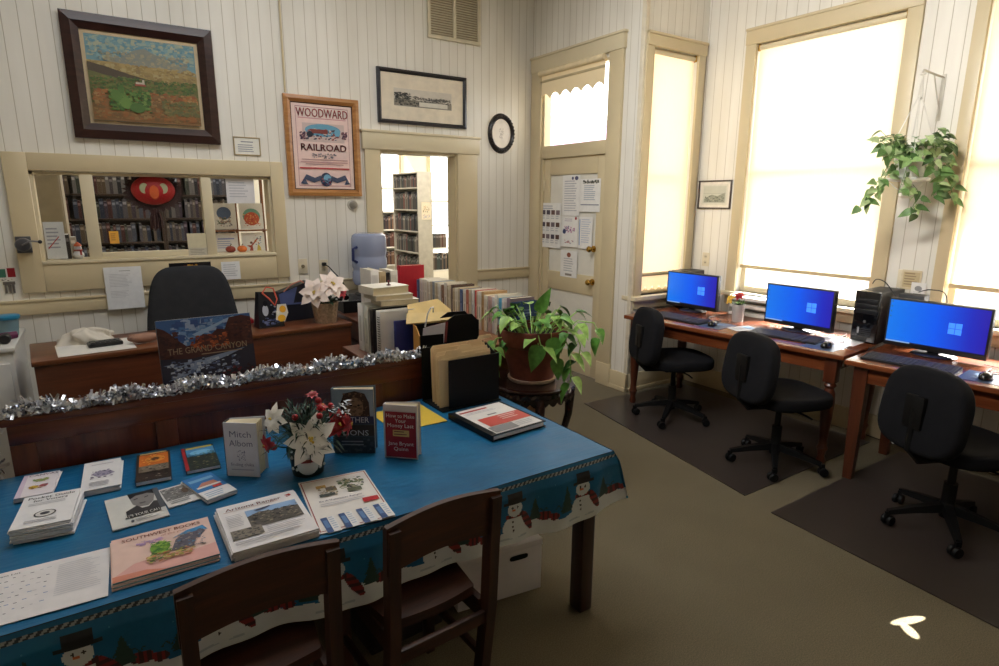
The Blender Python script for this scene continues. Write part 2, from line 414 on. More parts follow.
# door with transom (front towards -x)
d = bpy.data.objects.new('door_1', None); C.objects.link(d); d['kind'] = 'structure'
x = XD
mb = MB()
mb.box(x-.026, x, 4.76, YA-.005, 0, 2.80, TRIM, .004); mb.box(x-.026, x, 3.70, 3.86, 0, 2.80, TRIM, .004)
mb.box(x-.034, x, 3.69, YA-.004, 2.79, 2.92, TRIM2, .004); mb.box(x-.045, x, 3.68, YA-.004, 2.905, 2.925, TRIM2, .003)
mb.box(x-.03, x, 3.695, 3.865, 0, .2, TRIM, .004)
mb.box(x, x+.08, 3.86, 3.885, 0, 2.76, TRIM); mb.box(x, x+.08, 4.735, 4.76, 0, 2.76, TRIM)
mb.box(x-.012, x+.06, 3.86, 4.76, 2.0, 2.115, TRIM, .004); mb.box(x, x+.06, 3.86, 4.76, 2.735, 2.76, TRIM)
mb.build('casing', d)
mb = MB()
for a, b in ((3.885, 3.985), (4.645, 4.735)): mb.box(x+.012, x+.052, a, b, .01, 2.0, TRIM, .003)
for c, e in ((.01, .2), (.77, .945), (1.845, 2.0)): mb.box(x+.012, x+.052, 3.985, 4.645, c, e, TRIM, .003)
mb.build('leaf', d)
PNL = col((226, 222, 210), .45, var=.03)
for c, e in ((.2, .77), (.945, 1.845)):
    mb = MB(); mb.box(x+.026, x+.04, 3.985, 4.645, c, e, PNL); mb.build('panel', d)
mb = MB(); mb.box(x+.03, x+.034, 3.885, 4.735, 2.115, 2.735, PANE); mb.build('transom_pane', d)
for z in (1.192, .896):
    mb = MB(); mb.T = frame((x+.012, 3.995, z), (0,-1,0), (0,0,1)); mb.lathe([(.03,0),(.03,.006),(.012,.01),(.011,.035),(.024,.045),(.028,.06),(.02,.072),(.002,.075)], BRASS, 18); k = mb.build('knob', d); k['label'] = 'brass knob'
for z in (1.75, .35):
    mb = MB(); mb.box(x+.002, x+.014, 4.715, 4.745, z-.05, z+.05, TRIM2, .002); mb.build('hinge', d)
SC = col((236, 218, 180), .8)
t = thing('transom_shade', 'small cream scalloped shade rolled up over the door', 'shade', (x-.03, 4.78, 0), -PI/2)
mb = MB(); mb.T = frame((0,0,2.765), (1,0,0), (0,0,1)) @ RY(PI/2); mb.lathe([(.001,0),(.026,0),(.026,.87),(.001,.87)], SC, 14); mb.build('roller', t)
mb = MB(); n = 72; pts = [(0, 2.765)] + [(.87*i/n, 2.535+.045*abs(math.sin(PI*i/12))) for i in range(n+1)] + [(.87, 2.765)]
mb.T = frame((0,.012,0), (1,0,0), (0,0,1)); mb.prism(pts, -.0015, .0015, emis((246, 222, 178), .10, 'scallop_with_glow', (226, 206, 166))); mb.build('fabric', t)  # faint emission paints a backlit glow into the fabric
mb = MB(); mb.box(0, .87, .004, .018, 2.685, 2.705, RAIL, .002); mb.build('bottom_rail', t)

# outside
mb = MB(); t = thing('neighbouring_building', 'pale pink building outside seen through the glass over the door', 'building', (9.3, 11.4, -.4))
PINK = col((236, 190, 230), .8)
mb.box(-.6, 1.4, -.5, 1.5, 0, 3.75, PINK); mb.build('wall', t)
mb = MB(); mb.prism([(-.7, -.6), (1.5, -.6), (1.5, 1.6), (-.7, 1.6)], 3.75, 3.85, PINK); mb.build('roof', t)

# chair mats, lying on the carpet
MAT = col((62, 54, 50), .28, var=.06, scale=3, spec=.4)
def mat_(label, pts):
    mb = MB(); mb.prism(pts, .001, .006, MAT); single(mb, 'chair_mat', label, 'mat', group=None)
mat_('brown plastic chair mat under the two far computer chairs', [(2.85, 1.79), (4.25, 1.79), (4.25, 3.4), (3.14, 3.46)])
mat_('brown plastic chair mat under the nearest computer chair', [(2.80, 1.60), (4.25, 1.60), (4.25, -.25), (2.66, -.25)])
# ------------------------------------------------------------------ things on the back wall
W_ = -PI/2
INK = (52, 50, 54); GREY = (150, 148, 146); PAPER = (234, 234, 234)
def pframe(mb, W, H, fw, dp, m, bev=.004, inner=0):
    """mitred moulding as four bars, centred on the wall, front towards -y, z up from 0"""
    for pts in ([(0,0),(W,0),(W-fw,fw),(fw,fw)], [(W,0),(W,H),(W-fw,H-fw),(W-fw,fw)], [(W,H),(0,H),(fw,H-fw),(W-fw,H-fw)], [(0,H),(0,0),(fw,fw),(fw,H-fw)]):
        c = Vector((sum(p[0] for p in pts)/4, sum(p[1] for p in pts)/4))
        n = 4; P = [(p[0], p[1]) for p in pts]
        inn = P[2:]; out = P[:2]
        mid = [((a[0]*.45+b[0]*.55), (a[1]*.45+b[1]*.55)) for a, b in ((P[0], P[3]), (P[1], P[2]))]
        vs = [(out[0][0],0,out[0][1]),(out[1][0],0,out[1][1]),(out[0][0],-dp*.8,out[0][1]),(out[1][0],-dp*.8,out[1][1]),
              (mid[0][0],-dp,mid[0][1]),(mid[1][0],-dp,mid[1][1]),(P[3][0],-dp*.55,P[3][1]),(P[2][0],-dp*.55,P[2][1]),(P[3][0],0,P[3][1]),(P[2][0],0,P[2][1])]
        mb.add(vs, [(0,1,3,2),(2,3,5,4),(4,5,7,6),(6,7,9,8)], m)
def picture(name, label, cat, loc, rz, W, H, fw, dp, fm, art, matw=0, matm=None, sheetm=None, tilt=0):
    t = thing(name, label, cat, loc, rz)
    if tilt: t.rotation_euler = (0, tilt, rz)
    mb = MB(); pframe(mb, W, H, fw, dp, fm); mb.build('frame', t, 25)
    iw, ih = W-2*fw, H-2*fw
    if matw:
        mb = MB(); T = frame((fw,-dp*.35,fw), (1,0,0), (0,0,1)); mb.T = T
        for a, b, c, d in ((0,iw,0,matw),(0,iw,ih-matw,ih),(0,matw,matw,ih-matw),(iw-matw,iw,matw,ih-matw)): mb.poly([(a,c),(b,c),(b,d),(a,d)], 0, matm)
        mb.build('mount', t)
    pw, ph = iw-2*matw, ih-2*matw
    mb = MB(); mb.T = frame((fw+matw,-dp*.3,fw+matw), (1,0,0), (0,0,1)); mb.poly([(0,0),(pw,0),(pw,ph),(0,ph)], 0, sheetm or ink(PAPER))
    mb.art(pw, ph, art); mb.build('picture', t)
    return t
DARKW = wood((34, 17, 14), (62, 36, 30), 0, .3); OAK = wood((150, 96, 46), (196, 140, 80), 0, .35); BLKF = wood((24, 22, 24), (48, 44, 46), 0, .35)

# landscape painting
r = random.Random(3)
def ridge(y, a, n, seed, base=0):
    q = random.Random(seed); return [(0, base)] + [(i/n, y+a*math.sin(i*1.7+seed)*.5+q.uniform(-a, a)*.35) for i in range(n+1)] + [(1, base)]
art = [('r', 0, 0, 1, 1, (112, 168, 188)), ('d', 0, .72, 1, .28, 288, [(126,180,196), (160,190,184), (94,158,188), (188,196,170)], 0.072, 5),
  ('p', [(0,.6),(.12,.68),(.3,.76),(.42,.86),(.52,.9),(.62,.84),(.78,.74),(.9,.72),(1,.66),(1,.5),(0,.5)], (142, 150, 142)),
  ('d', .1, .64, .85, .2, 162, [(160,160,140), (132,146,146), (180,172,142)], 0.054, 6),
  ('p', [(0,.7),(.2,.7),(.45,.68),(.7,.68),(1,.62),(1,.2),(0,.2)], (176, 148, 88)), ('d', 0, .5, 1, .2, 234, [(190,160,98), (164,138,80), (150,124,78), (196,176,120)], 0.072, 7),
  ('p', [(0,.68),(.15,.64),(.4,.56),(.66,.5),(.6,.46),(.3,.5),(0,.58)], (66, 54, 46)),
  ('p', [(0,.58),(.3,.5),(.6,.48),(1,.52),(1,.2),(0,.2)], (98, 104, 56)), ('d', 0, .34, 1, .2, 360, [(74,112,50), (110,126,62), (128,112,62), (58,92,48)], 0.054, 8),
  ('r', .4, .44, .1, .025, (170, 70, 60)), ('r', .41, .465, .08, .02, (220, 210, 196)), ('r', .47, .47, .02, .05, (214, 206, 190)),
  ('d', 0, .22, 1, .16, 270, [(172,104,52), (158,80,44), (190,140,86), (140,98,60)], 0.066, 9), ('r', 0, 0, 1, .2, (134, 92, 54)),
  ('d', 0, .02, 1, .24, 360, [(146,98,56), (164,96,50), (120,88,52), (160,122,74)], 0.072, 10), ('d', .62, .1, .38, .2, 162, [(112,110,62), (140,120,70), (98,104,66)], 0.048, 12),
  ('d', .14, .12, .4, .26, 198, [(56,104,40), (88,136,56), (44,78,38), (112,150,70)], 0.060, 11), ('e', .22, .3, .05, .07, (82,130,54)), ('e', .3, .22, .05, .07, (96,144,62)), ('e', .27, .38, .03, .05, (70,118,50)), ('e', .4, .17, .07, .06, (66,112,48))]
mute = lambda c: tuple(int(.68*a+.32*b) for a, b in zip(c, (124,114,90)))
art = [tuple(mute(v) if isinstance(v, tuple) and len(v) == 3 and not isinstance(v[0], tuple) and max(v) > 2 else [mute(k) for k in v] if isinstance(v, list) and len(v[0]) == 3 else v for v in it) for it in art]
picture('landscape_painting', 'large dark-framed painting of a desert valley with a mountain, high on the left', 'painting', (-.045, YA, 1.99), 0, .868, .762, .095, .05, DARKW, art, .022, col((196, 176, 140), .6))

# railroad poster
R_ = (186, 66, 72); B_ = (74, 82, 104)
art = [('r', 0, 0, 1, 1, (232, 206, 196)), ('r', .06, .03, .88, .94, (176, 120, 124)), ('r', .068, .038, .864, .924, (233, 204, 196)),
  ('r', .1, .83, .8, .012, (206,150,150)), ('t', 'WOODWARD', .5, .85, .10, R_, 'c', .86, 1), ('t', 'WOODWARD', .504, .852, .10, R_, 'c', .86, 1), ('r', .16, .56, .7, .22, (206, 184, 178)), ('e', .5, .7, .3, .075, (104, 158, 184)),
  ('d', .2, .58, .6, .14, 70, [(74,70,84), (140,70,66), (60,90,110), (200,180,170)], .07, 3), ('r', .3, .66, .28, .05, (124,66,62)), ('e', .28, .65, .05, .035, (44,48,62)), ('e', .74, .68, .05, .045, (110,164,190)),
  ('d', .1, .58, .12, .1, 22, [(80,60,80), (120,80,90)], .06, 4), ('d', .8, .6, .12, .1, 22, [(80,60,80), (120,80,90)], .06, 5),
  ('t', 'RAILROAD', .5, .455, .08, (150, 44, 52), 'c', .76, 1), ('t', 'RAILROAD', .504, .456, .08, (150, 44, 52), 'c', .76, 1), ('d', .28, .36, .44, .07, 30, [(110,104,110), (150,140,142)], .05, 8), ('r', .12, .345, .78, .008, (170,130,130)), ('r', .1, .315, .8, .008, (190,140,140)), ('r', .18, .29, .64, .008, (170,130,130)),
  ('r', .08, .238, .84, .016, R_), ('p', [(.08,.06),(.18,.17),(.32,.13),(.42,.16),(.42,.1),(.3,.07),(.16,.11),(.2,.05)], B_), ('p', [(.92,.06),(.84,.17),(.7,.13),(.6,.16),(.6,.1),(.7,.07),(.86,.11),(.82,.05)], B_),
  ('e', .51, .11, .1, .085, (54, 62, 84)), ('e', .53, .125, .065, .05, (120, 170, 196)), ('d', .42, .04, .18, .1, 22, [(40,40,60), (150,70,76), (90,100,130)], .06, 9)]
picture('railroad_poster', 'wood-framed red and blue railroad poster beside the doorway', 'poster', (1.288, YA, 1.635), 0, .592, .755, .05, .035, OAK, art, .008, ink((70, 44, 34)), col((232, 206, 196), .5, coat=.4))
# black and white photograph
art = [('r', 0, 0, 1, 1, (206, 198, 184)), ('r', .0, .0, 1, .38, (150, 144, 132)), ('d', 0, .25, 1, .4, 120, [(60,60,58), (96,94,90), (124,120,112), (176,170,158)], .05, 2), ('d', .0, .02, .5, .4, 80, [(70,70,66), (110,106,98), (132,126,116)], .06, 21),
  ('d', .0, .3, .28, .5, 60, [(52,54,52), (84,84,80), (110,108,102)], .06, 6), ('r', .42, .05, .5, .26, (216, 210, 196)), ('d', .45, .42, .5, .18, 40, [(90,90,86), (130,126,120)], .04, 8)]
picture('framed_photograph', 'black-framed wide black and white town photograph above the doorway', 'picture', (2.053, YA, 2.238), 0, .846, .434, .032, .03, BLKF, art, .115, col((226, 214, 192), .5, coat=.6), None)
# oval mirror-like frame
t = thing('oval_frame', 'small round black ornate frame beside the door', 'picture', (3.288, YA, 2.226))
mb = MB(); mb.T = frame((0,0,0), (1,0,0), (0,0,1))
mb.lathe([(.118,.004),(.122,.02),(.135,.03),(.15,.026),(.162,.012),(.166,0)], col((30, 24, 24), .3, coat=.4), 36, sx=.9, sy=1.1); mb.build('frame', t)
mb = MB(); mb.T = frame((0,0,0), (1,0,0), (0,0,1))
for i in range(30):
    a = 2*PI*i/30; mb.ball((.142*.9*math.cos(a), .142*1.1*math.sin(a), .03), .011, col((44, 36, 34), .3), 6)
mb.build('beading', t)
mb = MB(); mb.T = frame((0,-.006,0), (1,0,0), (0,0,1)); n = 36
mb.poly([(.12*.9*math.cos(2*PI*i/n), .12*1.1*math.sin(2*PI*i/n)) for i in range(n)], 0, col((222, 214, 204), .35, coat=.5)); mb.T = frame((-.05,-.0062,-.06), (1,0,0), (0,0,1)); mb.art(.1, .12, [('d', .2, .1, .6, .8, 26, [(196,188,178), (180,172,164)], .2, 5)]); mb.build('picture', t)
# vent
t = thing('wall_vent', 'cream metal louvred air vent high above the photograph', 'vent', (2.527, YA, 2.957))
VM = col((212, 202, 176), .45); VD = col((168, 156, 130), .6)
mb = MB(); W, H = .524, .66
for a, b, c, d in ((0,W,0,.03),(0,W,H-.03,H),(0,.03,.03,H-.03),(W-.03,W,.03,H-.03),(W/2-.015,W/2+.015,.03,H-.03)): mb.box(a,b,-.02,0,c,d,VM,.003)
mb.build('frame', t)
mb = MB(); mb.box(.03, W-.03, -.004, 0, .03, H-.03, VD); mb.build('backing', t)
mb = MB(); z = .04
while z < H-.045:
    for a, b in ((.03, W/2-.015), (W/2+.015, W-.03)): mb.add([(a,-.016,z),(b,-.016,z),(b,-.004,z+.014),(a,-.004,z+.014)], [(0,1,2,3)], VM)
    z += .0195
mb.build('louvre', t)
# cable, certificate, thermostat, outlets, sharpener
mb = MB(); mb.tube([(1.312, YA-.008, 2.40), (1.312, YA-.008, 3.69)], .008, TRIM, 8); single(mb, 'wall_cable', 'thin painted cable running down the wall above the poster', 'cable')
picture('certificate', 'tiny framed certificate between the painting and the poster', 'certificate', (.915, YA, 1.925), 0, .188, .132, .008, .012, col((180, 160, 120), .4), [('r',0,0,1,1,(232,230,220)), ('r', .25, .74, .5, .06, (130,130,140)), ('l', .12, .55, .76, 4, .13, (150,150,160))])
t = thing('mounted_thermostat', 'small round grey thermostat dial left of the doorway', 'thermostat', (1.803, YA, 1.565))
mb = MB(); mb.T = frame((0,0,0), (1,0,0), (0,0,1)); mb.lathe([(.045,0),(.045,.012),(.04,.018),(.01,.018)], col((206, 200, 186), .4), 24); mb.build('base', t)
mb = MB(); mb.T = frame((0,-.018,0), (1,0,0), (0,0,1)); mb.lathe([(.034,0),(.032,.014),(.024,.018),(.002,.02)], col((150, 144, 132), .3, .4), 24); mb.build('dial', t)
def outlet(label, loc, rz, kind):
    t = thing('wall_plate', label, 'outlet' if kind else 'switch', loc, rz)
    mb = MB(); mb.box(-.037, .037, -.007, 0, 0, .118, col((226, 214, 186), .35), .003); mb.build('plate', t)
    if kind:
        for z in (.034, .084):
            mb = MB(); mb.T = frame((0,-.007,z), (1,0,0), (0,0,1)); mb.lathe([(.016,0),(.016,.002),(.002,.002)], col((214, 202, 172), .35), 16)
            mb.box(-.007, -.004, -.006, .006, .002, .0025, ink((60,56,50))); mb.box(.004, .007, -.006, .006, .002, .0025, ink((60,56,50))); mb.build('socket', t)
    else:
        mb = MB(); mb.T = frame((0,-.007,.059), (1,0,0), (0,0,1)); mb.lathe([(.014,0),(.013,.012),(.002,.014)], col((120, 108, 84), .35), 16); mb.build('knob', t)
outlet('cream wall plate with a round knob below the poster', (1.36, YA-.004, 1.02), 0, 0)
outlet('cream wall socket with a black plug left of the water bottle', (1.528, YA-.004, 1.005), 0, 1)
outlet('cream wall socket under the small picture in the bay', (XR, 3.35, 1.06), W_, 1)
outlet('cream wall socket between the two big windows', (XR, 1.79, 1.06), W_, 1)
t = thing('plug_cord', 'black plug and cord in the wall socket left of the water bottle', 'cord', (1.528, YA-.012, 1.089))
mb = MB(); mb.box(-.016, .016, -.035, .0, -.014, .014, col((22,22,24), .4), .005); mb.build('plug', t)
mb = MB(); mb.tube([(0,-.03,0),(.03,-.04,-.02),(.07,-.05,-.07),(.12,-.06,-.13),(.16,-.06,-.2)], .005, col((22,22,24), .4), 6); mb.build('cord', t)
t = thing('pencil_sharpener', 'grey hand-crank pencil sharpener on the office window casing', 'pencil sharpener', (-.385, YA-.03, 1.29))
PS = col((96, 96, 100), .35, .6); 
mb = MB(); mb.box(-.05, .03, -.012, 0, -.03, .075, PS, .004); mb.build('bracket', t)
mb = MB(); mb.T = frame((-.01,-.012,.025), (1,0,0), (0,0,1)); mb.lathe([(.038,0),(.042,.01),(.042,.06),(.036,.07),(.01,.075)], PS, 20); mb.build('body', t)
mb = MB(); mb.tube([(-.01,-.087,.025),(-.01,-.095,.025),(.03,-.098,.05),(.07,-.1,.045)], .006, col((150,150,154), .3, .8), 8); mb.ball((.08,-.1,.043), .012, col((30,30,32), .4)); mb.build('crank', t)

# papers on the wall and casing
def note(name, label, cat, loc, rz, W, H, art, c=PAPER, group=None, tilt=0, off=.002):
    mb = MB(); mb.T = frame((0,-off,0), (1,0,0), (0,0,1)); mb.poly([(0,0),(W,0),(W,H),(0,H)], 0, ink(c)); mb.poly([(0,0),(0,H),(W,H),(W,0)], -.0008, ink(c))
    mb.art(W, H, art)
    o = single(mb, name, label, cat, loc, rz, group)
    o.rotation_euler = (0, tilt, rz); return o
yc = YA-.032
note('hanging_notice', 'white sheet of paper taped below the office window, left of the chair', 'paper', (.008, yc-.01, .852), 0, .222, .292, [('r', .4, .9, .3, .012, GREY), ('l', .12, .82, .6, 9, .035, (204,204,206)), ('l', .12, .42, .5, 5, .035, (210,210,212))])
note('taped_note', 'small white note on the casing right of the desk chair', 'paper', (.75, yc, 1.01), 0, .13, .135, [('l', .1, .8, .8, 6, .12, (196,196,200))])
note('picture_card', 'small dark picture card taped behind the desk chair', 'card', (.405, yc, 1.04), 0, .275, .112, [('r',0,0,1,1,(26,22,24)), ('d', .3, .4, .5, .5, 26, [(150,90,40), (190,140,50), (90,50,40)], .12, 2)])
t = thing('hanging_key_card', 'small red and green holiday card with keys at the left edge', 'card', (-.56, YA-.002, 1.08), 0)
mb = MB(); mb.T = frame((0,-.003,0), (1,0,0), (0,0,1)); mb.poly([(0,0),(.1,0),(.1,.09),(0,.09)], 0, ink((220,216,206))); mb.art(.1, .09, [('r', .02, .3, .45, .6, (70,120,96)), ('r', .55, .3, .4, .65, (150,34,40)), ('d', .1, .0, .8, .3, 14, [(220,214,200), (120,110,100)], .15, 3)]); mb.build('card', t)
for k in range(3):
    mb = MB(); mb.box(.03+.02*k, .042+.02*k, -.008-.002*k, -.005-.002*k, -.075, -.02, col((120,112,104), .4, .5), .001); mb.box(.025+.02*k, .047+.02*k, -.008-.002*k, -.005-.002*k, -.02, .0, col((120,112,104), .4, .5), .001); mb.build('key', t)
note('sticky_note', 'orange sticky note on the big pane of the office window', 'note', (.07, YA+.022, 1.30), 0, .055, .085, [('l', .15, .75, .6, 4, .16, (160,110,60))], (226, 168, 70))
note('cream_card', 'cream card propped on the rail of the big office pane', 'card', (.543, YA-.012, 1.195), 0, .13, .165, [('r', 0, 0, 1, .36, (196,188,170)), ('l', .1, .28, .8, 4, .07, (150,144,130))], (214, 204, 172))
note('pane_paper', 'white paper taped to the right pane of the office window', 'paper', (.84, YA+.02, 1.575), 0, .2, .185, [('l', .1, .8, .7, 6, .11, (190,190,196))], (222,220,222))
note('ledge_paper', 'pale leaning paper inside the left pane of the office window', 'paper', (-.29, YA+.075, 1.205), 0, .11, .245, [('l', .1, .8, .7, 6, .1, (150,150,156)), ('p', [(.1,.3),(.7,.62),(.72,.6),(.12,.27)], (170,60,60))], (196,198,196))
# red hanging lantern ornament in the big pane
t = thing('hanging_ornament', 'round red ornament with dark ruffle and tassel in the office window', 'ornament', (.372, YA+.1, 1.65)); t.scale = (1.36, 1, 1.16)
mb = MB(); mb.T = frame((0,.01,0), (1,0,0), (0,0,1)); pts = []
for i in range(80): a = 2*PI*i/80; q = .118+.012*math.sin(i*2.2); pts.append((q*math.cos(a)*1.12, q*math.sin(a)*.98))
mb.prism(pts, -.01, .01, col((52, 24, 24), .7)); mb.build('ruffle', t)
mb = MB(); mb.T = frame((0,-.005,.012), (1,0,0), (0,0,1)); mb.lathe([(.102,0),(.098,.02),(.08,.04),(.04,.055),(.002,.058)], col((176, 26, 30), .5), 30, sx=1, sy=.86); mb.build('lantern', t)
for sx in (-1, 1):
    mb = MB(); mb.T = frame((sx*.043,-.05,.022), (1,0,0), (0,0,1)); mb.lathe([(.026,0),(.024,.008),(.002,.01)], col((176, 178, 140), .5), 16, sx=.85, sy=1.25); mb.build('medallion', t)
mb = MB(); mb.T = frame((0,-.056,.0), (1,0,0), (0,0,1)); mb.lathe([(.03,0),(.026,.008),(.002,.01)], col((206, 92, 36), .5), 16, sx=.8, sy=1.5); mb.build('centre_panel', t)
mb = MB(); rr = random.Random(4)
for i in range(26): a = rr.uniform(-.025, .025); mb.tube([(a*.5,rr.uniform(-.02,.02),-.1),(a,rr.uniform(-.02,.02),-.15),(a*1.2,rr.uniform(-.02,.02),-.215-rr.uniform(0,.02))], .004, col((58, 26, 26), .7), 5)
mb.build('tassel', t)
mb = MB(); mb.tube([(0,0,.1),(0,0,.12)], .0025, col((60,40,40)), 6); mb.build('cord', t)

# ------------------------------------------------------------------ office ledge and library beyond
mb = MB(); mb.box(-.30, 1.14, YA+.05, YA+.30, 1.165, 1.195, TRIM2, .004)
for x in (-.2, .4, 1.0): mb.box(x, x+.03, YA+.14, YA+.28, 1.0, 1.165, TRIM2)
single(mb, 'window_ledge', 'cream ledge running behind the office window', 'shelf')
def small_book(mb, t, h, d, c, top=PAPER):
    """closed book standing, spine to -y, base at origin, thickness along x from 0"""
    m = ink(c); mb.box(0, t, 0, d, 0, h, m)
    mb.box(t*.14, t*.86, .006, d-.002, h, h+.0008, ink(top))
    mb.quad([(t*.12,-.0005,h*.72),(t*.88,-.0005,h*.72),(t*.88,-.0005,h*.86),(t*.12,-.0005,h*.86)], ink(tuple(min(255, x+60) for x in c)))
for k, (x, h, c, w) in enumerate(((-.225,.165,(96,92,76),'olive'), (-.19,.168,(60,54,48),'dark brown'), (-.155,.15,(176,164,146),'beige'))):
    mb = MB(); small_book(mb, .03, h, .11, c); single(mb, 'ledge_book', w+' book standing on the ledge behind the left office pane', 'book', (x, YA+.11, 1.1955), 0, 'books on the office ledge')
t = thing('snowman_figurine', 'tiny snowman figurine with a red scarf on the office ledge', 'figurine', (-.118, YA+.10, 1.1955))
WHT = col((214, 214, 216), .5)
mb = MB(); mb.ball((0,0,.03), .032, WHT, 14); mb.ball((0,0,.075), .023, WHT, 14); mb.build('body', t)
mb = MB(); mb.lathe([(.024,.06),(.027,.064),(.02,.068)], col((170,50,40), .6), 16); mb.box(.008, .02, -.03, -.022, .03, .062, col((170,50,40), .6), .002); mb.build('scarf', t)
mb = MB(); mb.lathe([(.024,.09),(.02,.1),(.006,.115),(.002,.118)], col((196,92,50), .6), 16); mb.build('hat', t)
# picture book rack
t = thing('display_rack', 'brown wooden display rack holding picture books behind the right pane', 'rack', (.76, YA+.36, 0))
RW = wood((110, 66, 36), (150, 96, 56), 2)
for x in (.0, .2, .41):
    mb = MB(); mb.box(x-.01, x+.01, .02, .05, 0, 1.78, RW, .003); mb.build('post', t)
mb = MB(); mb.box(.44, .50, .0, .05, 0, 1.8, RW, .003)
for z in (1.3,1.46,1.6): mb.ball((.47,-.01,z), .014, col((40,26,20)), 8)
mb.build('side_post', t)
for z in (1.115, 1.35):
    mb = MB(); mb.box(0, .44, -.035, .02, z, z+.014, RW, .003); mb.build('ledge', t)
for lab, x, z, a in (('upper left picture book with a blue blot cover on the rack', .015, .365, [('e', .5, .62, .3, .24, (96,116,150)), ('d', .15, .1, .7, .4, 36, [(120,120,130), (170,140,120), (90,110,90)], .14, 1)]),
   ('upper right picture book with red figures on the rack', .222, .365, [('e', .5, .5, .38, .3, (120,170,150)), ('e', .5, .4, .33, .26, (206,96,70)), ('d', .1, .1, .8, .5, 36, [(210,110,70), (230,180,120), (170,60,50)], .12, 2)]),
   ('lower left picture book with pale writing on the rack', .015, .130, [('r', .15, .75, .7, .06, (150,158,200)), ('l', .12, .66, .7, 4, .08, (170,174,200))]),
   ('lower right picture book with two dancing figures on the rack', .222, .130, [('p', [(.25,.12),(.35,.4),(.2,.5),(.38,.5),(.7,.8),(.72,.76),(.45,.48),(.48,.12)], (170,80,60)), ('p', [(.6,.1),(.65,.4),(.7,.55),(.8,.4),(.86,.1)], (214,190,90)), ('e', .4, .6, .06, .05, (120,80,60)), ('d', .5, .5, .4, .4, 12, [(70,130,160), (200,120,60)], .1, 3)])):
    t2 = thing('picture_book', lab, 'book', (.76+x, YA+.354, 1.003+z), 0, 'picture books on the rack'); t2.rotation_euler = (math.radians(-4), 0, 0)
    mb = MB(); mb.box(0, .178, -.008, 0, 0, .205, ink((232,230,224)), .001); mb.build('pages', t2)
    mb = MB(); mb.T = frame((0,-.0085,0), (1,0,0), (0,0,1)); mb.poly([(0,0),(.178,0),(.178,.205),(0,.205)], 0, ink((236,234,228))); mb.art(.178, .205, a); mb.build('cover', t2)
for lab, x, c in (('dark red toy pumpkin at the foot of the right pane', .86, (130,50,34)), ('orange toy pumpkin at the foot of the right pane', .945, (214,112,44))):
    t = thing('toy_pumpkin', lab, 'toy', (x, YA+.17, 1.1955))
    mb = MB(); n = 24
    mb.surf(lambda u, v: ((.034+.004*abs(math.sin(u*PI*6)))*math.sin(PI*(.03+.94*v))*math.cos(2*PI*u), (.034+.004*abs(math.sin(u*PI*6)))*math.sin(PI*(.03+.94*v))*math.sin(2*PI*u), .026-.026*math.cos(PI*v)), 36, 10, col(c, .5)); mb.build('body', t)
    mb = MB(); mb.tube([(0,0,.05),(.003,0,.06),(.01,0,.066)], .004, col((90,90,50)), 6); mb.build('stem', t)
# tall cabinet seen in the left pane
t = thing('tall_cabinet', 'plain tan cabinet standing behind the left office pane', 'cabinet', (-.62, 5.8, 0))
TC = col((150, 138, 114), .5)
mb = MB(); mb.box(0, .435, 0, .5, 0, 2.1, TC, .006); mb.build('carcass', t)
mb = MB(); mb.box(.01, .425, -.018, 0, .08, 2.04, TC, .004); mb.build('door', t)
mb = MB(); mb.box(.03, .045, -.04, -.018, 1.0, 1.12, col((90,84,70), .3, .7), .003); mb.build('handle', t)

# library bookcases
SHW = wood((40, 28, 22), (62, 44, 34), 0); SHG = col((196, 190, 176), .5)
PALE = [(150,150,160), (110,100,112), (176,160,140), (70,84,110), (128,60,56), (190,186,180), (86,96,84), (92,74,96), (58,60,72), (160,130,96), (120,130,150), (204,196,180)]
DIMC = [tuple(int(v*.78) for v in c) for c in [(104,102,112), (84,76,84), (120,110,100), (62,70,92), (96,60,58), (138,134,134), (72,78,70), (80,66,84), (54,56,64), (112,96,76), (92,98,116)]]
def bookcase(label, loc, rz, L, D, H, zs, m, solid=True):
    t = thing('bookcase', label, 'bookcase', loc, rz)
    for x in (0, L-.025):
        mb = MB(); mb.box(x, x+.025, 0, D, 0, H, m, .003); mb.build('side_panel', t)
    if solid:
        mb = MB(); mb.box(.025, L-.025, D-.01, D, 0, H, m); mb.build('back_panel', t)
    for z in zs+[H-.025]:
        mb = MB(); mb.box(.025, L-.025, 0, D-.01, z, z+.022, m, .002); mb.build('shelf', t)
    return t
def shelf_books(loc, rz, x0, x1, z, group, label, seed, hmax=.25, cols=PALE, tmin=.022, tmax=.04, top=None, gap=.12):
    """one object for each book; local frame of the bookcase"""
    q = random.Random(seed); x = x0; R = Matrix.Translation(loc) @ RZ(rz)
    while x < x1-tmax:
        t_ = q.uniform(tmin, tmax)
        if q.random() < gap*.35: x += t_
        h = q.uniform(.78, 1)*hmax
        mb = MB(); small_book(mb, t_-.0015, h, .15, q.choice(cols))
        p = R @ Vector((x, .02, z+.0225)); single(mb, 'library_book', label, 'book', p, rz, group); x += t_
ZS = [.12, .47, .80, 1.125, 1.45, 1.78]
ZO = [.05, .31, .575, .84, 1.105, 1.37, 1.635, 1.9]
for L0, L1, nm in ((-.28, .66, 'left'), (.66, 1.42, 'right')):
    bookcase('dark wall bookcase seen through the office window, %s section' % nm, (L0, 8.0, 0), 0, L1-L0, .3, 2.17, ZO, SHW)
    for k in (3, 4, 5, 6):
        shelf_books((L0, 8.0, 0), 0, .03, L1-L0-.03, ZO[k], 'office shelf books %s %d' % (nm, k), 'blurred upright book on the %s shelf of the %s office bookcase' % ({3:'lowest visible', 4:'second lowest', 5:'second highest', 6:'topmost visible'}[k], nm), k*7+(nm == 'left'), .222, DIMC, tmin=.024, tmax=.044)
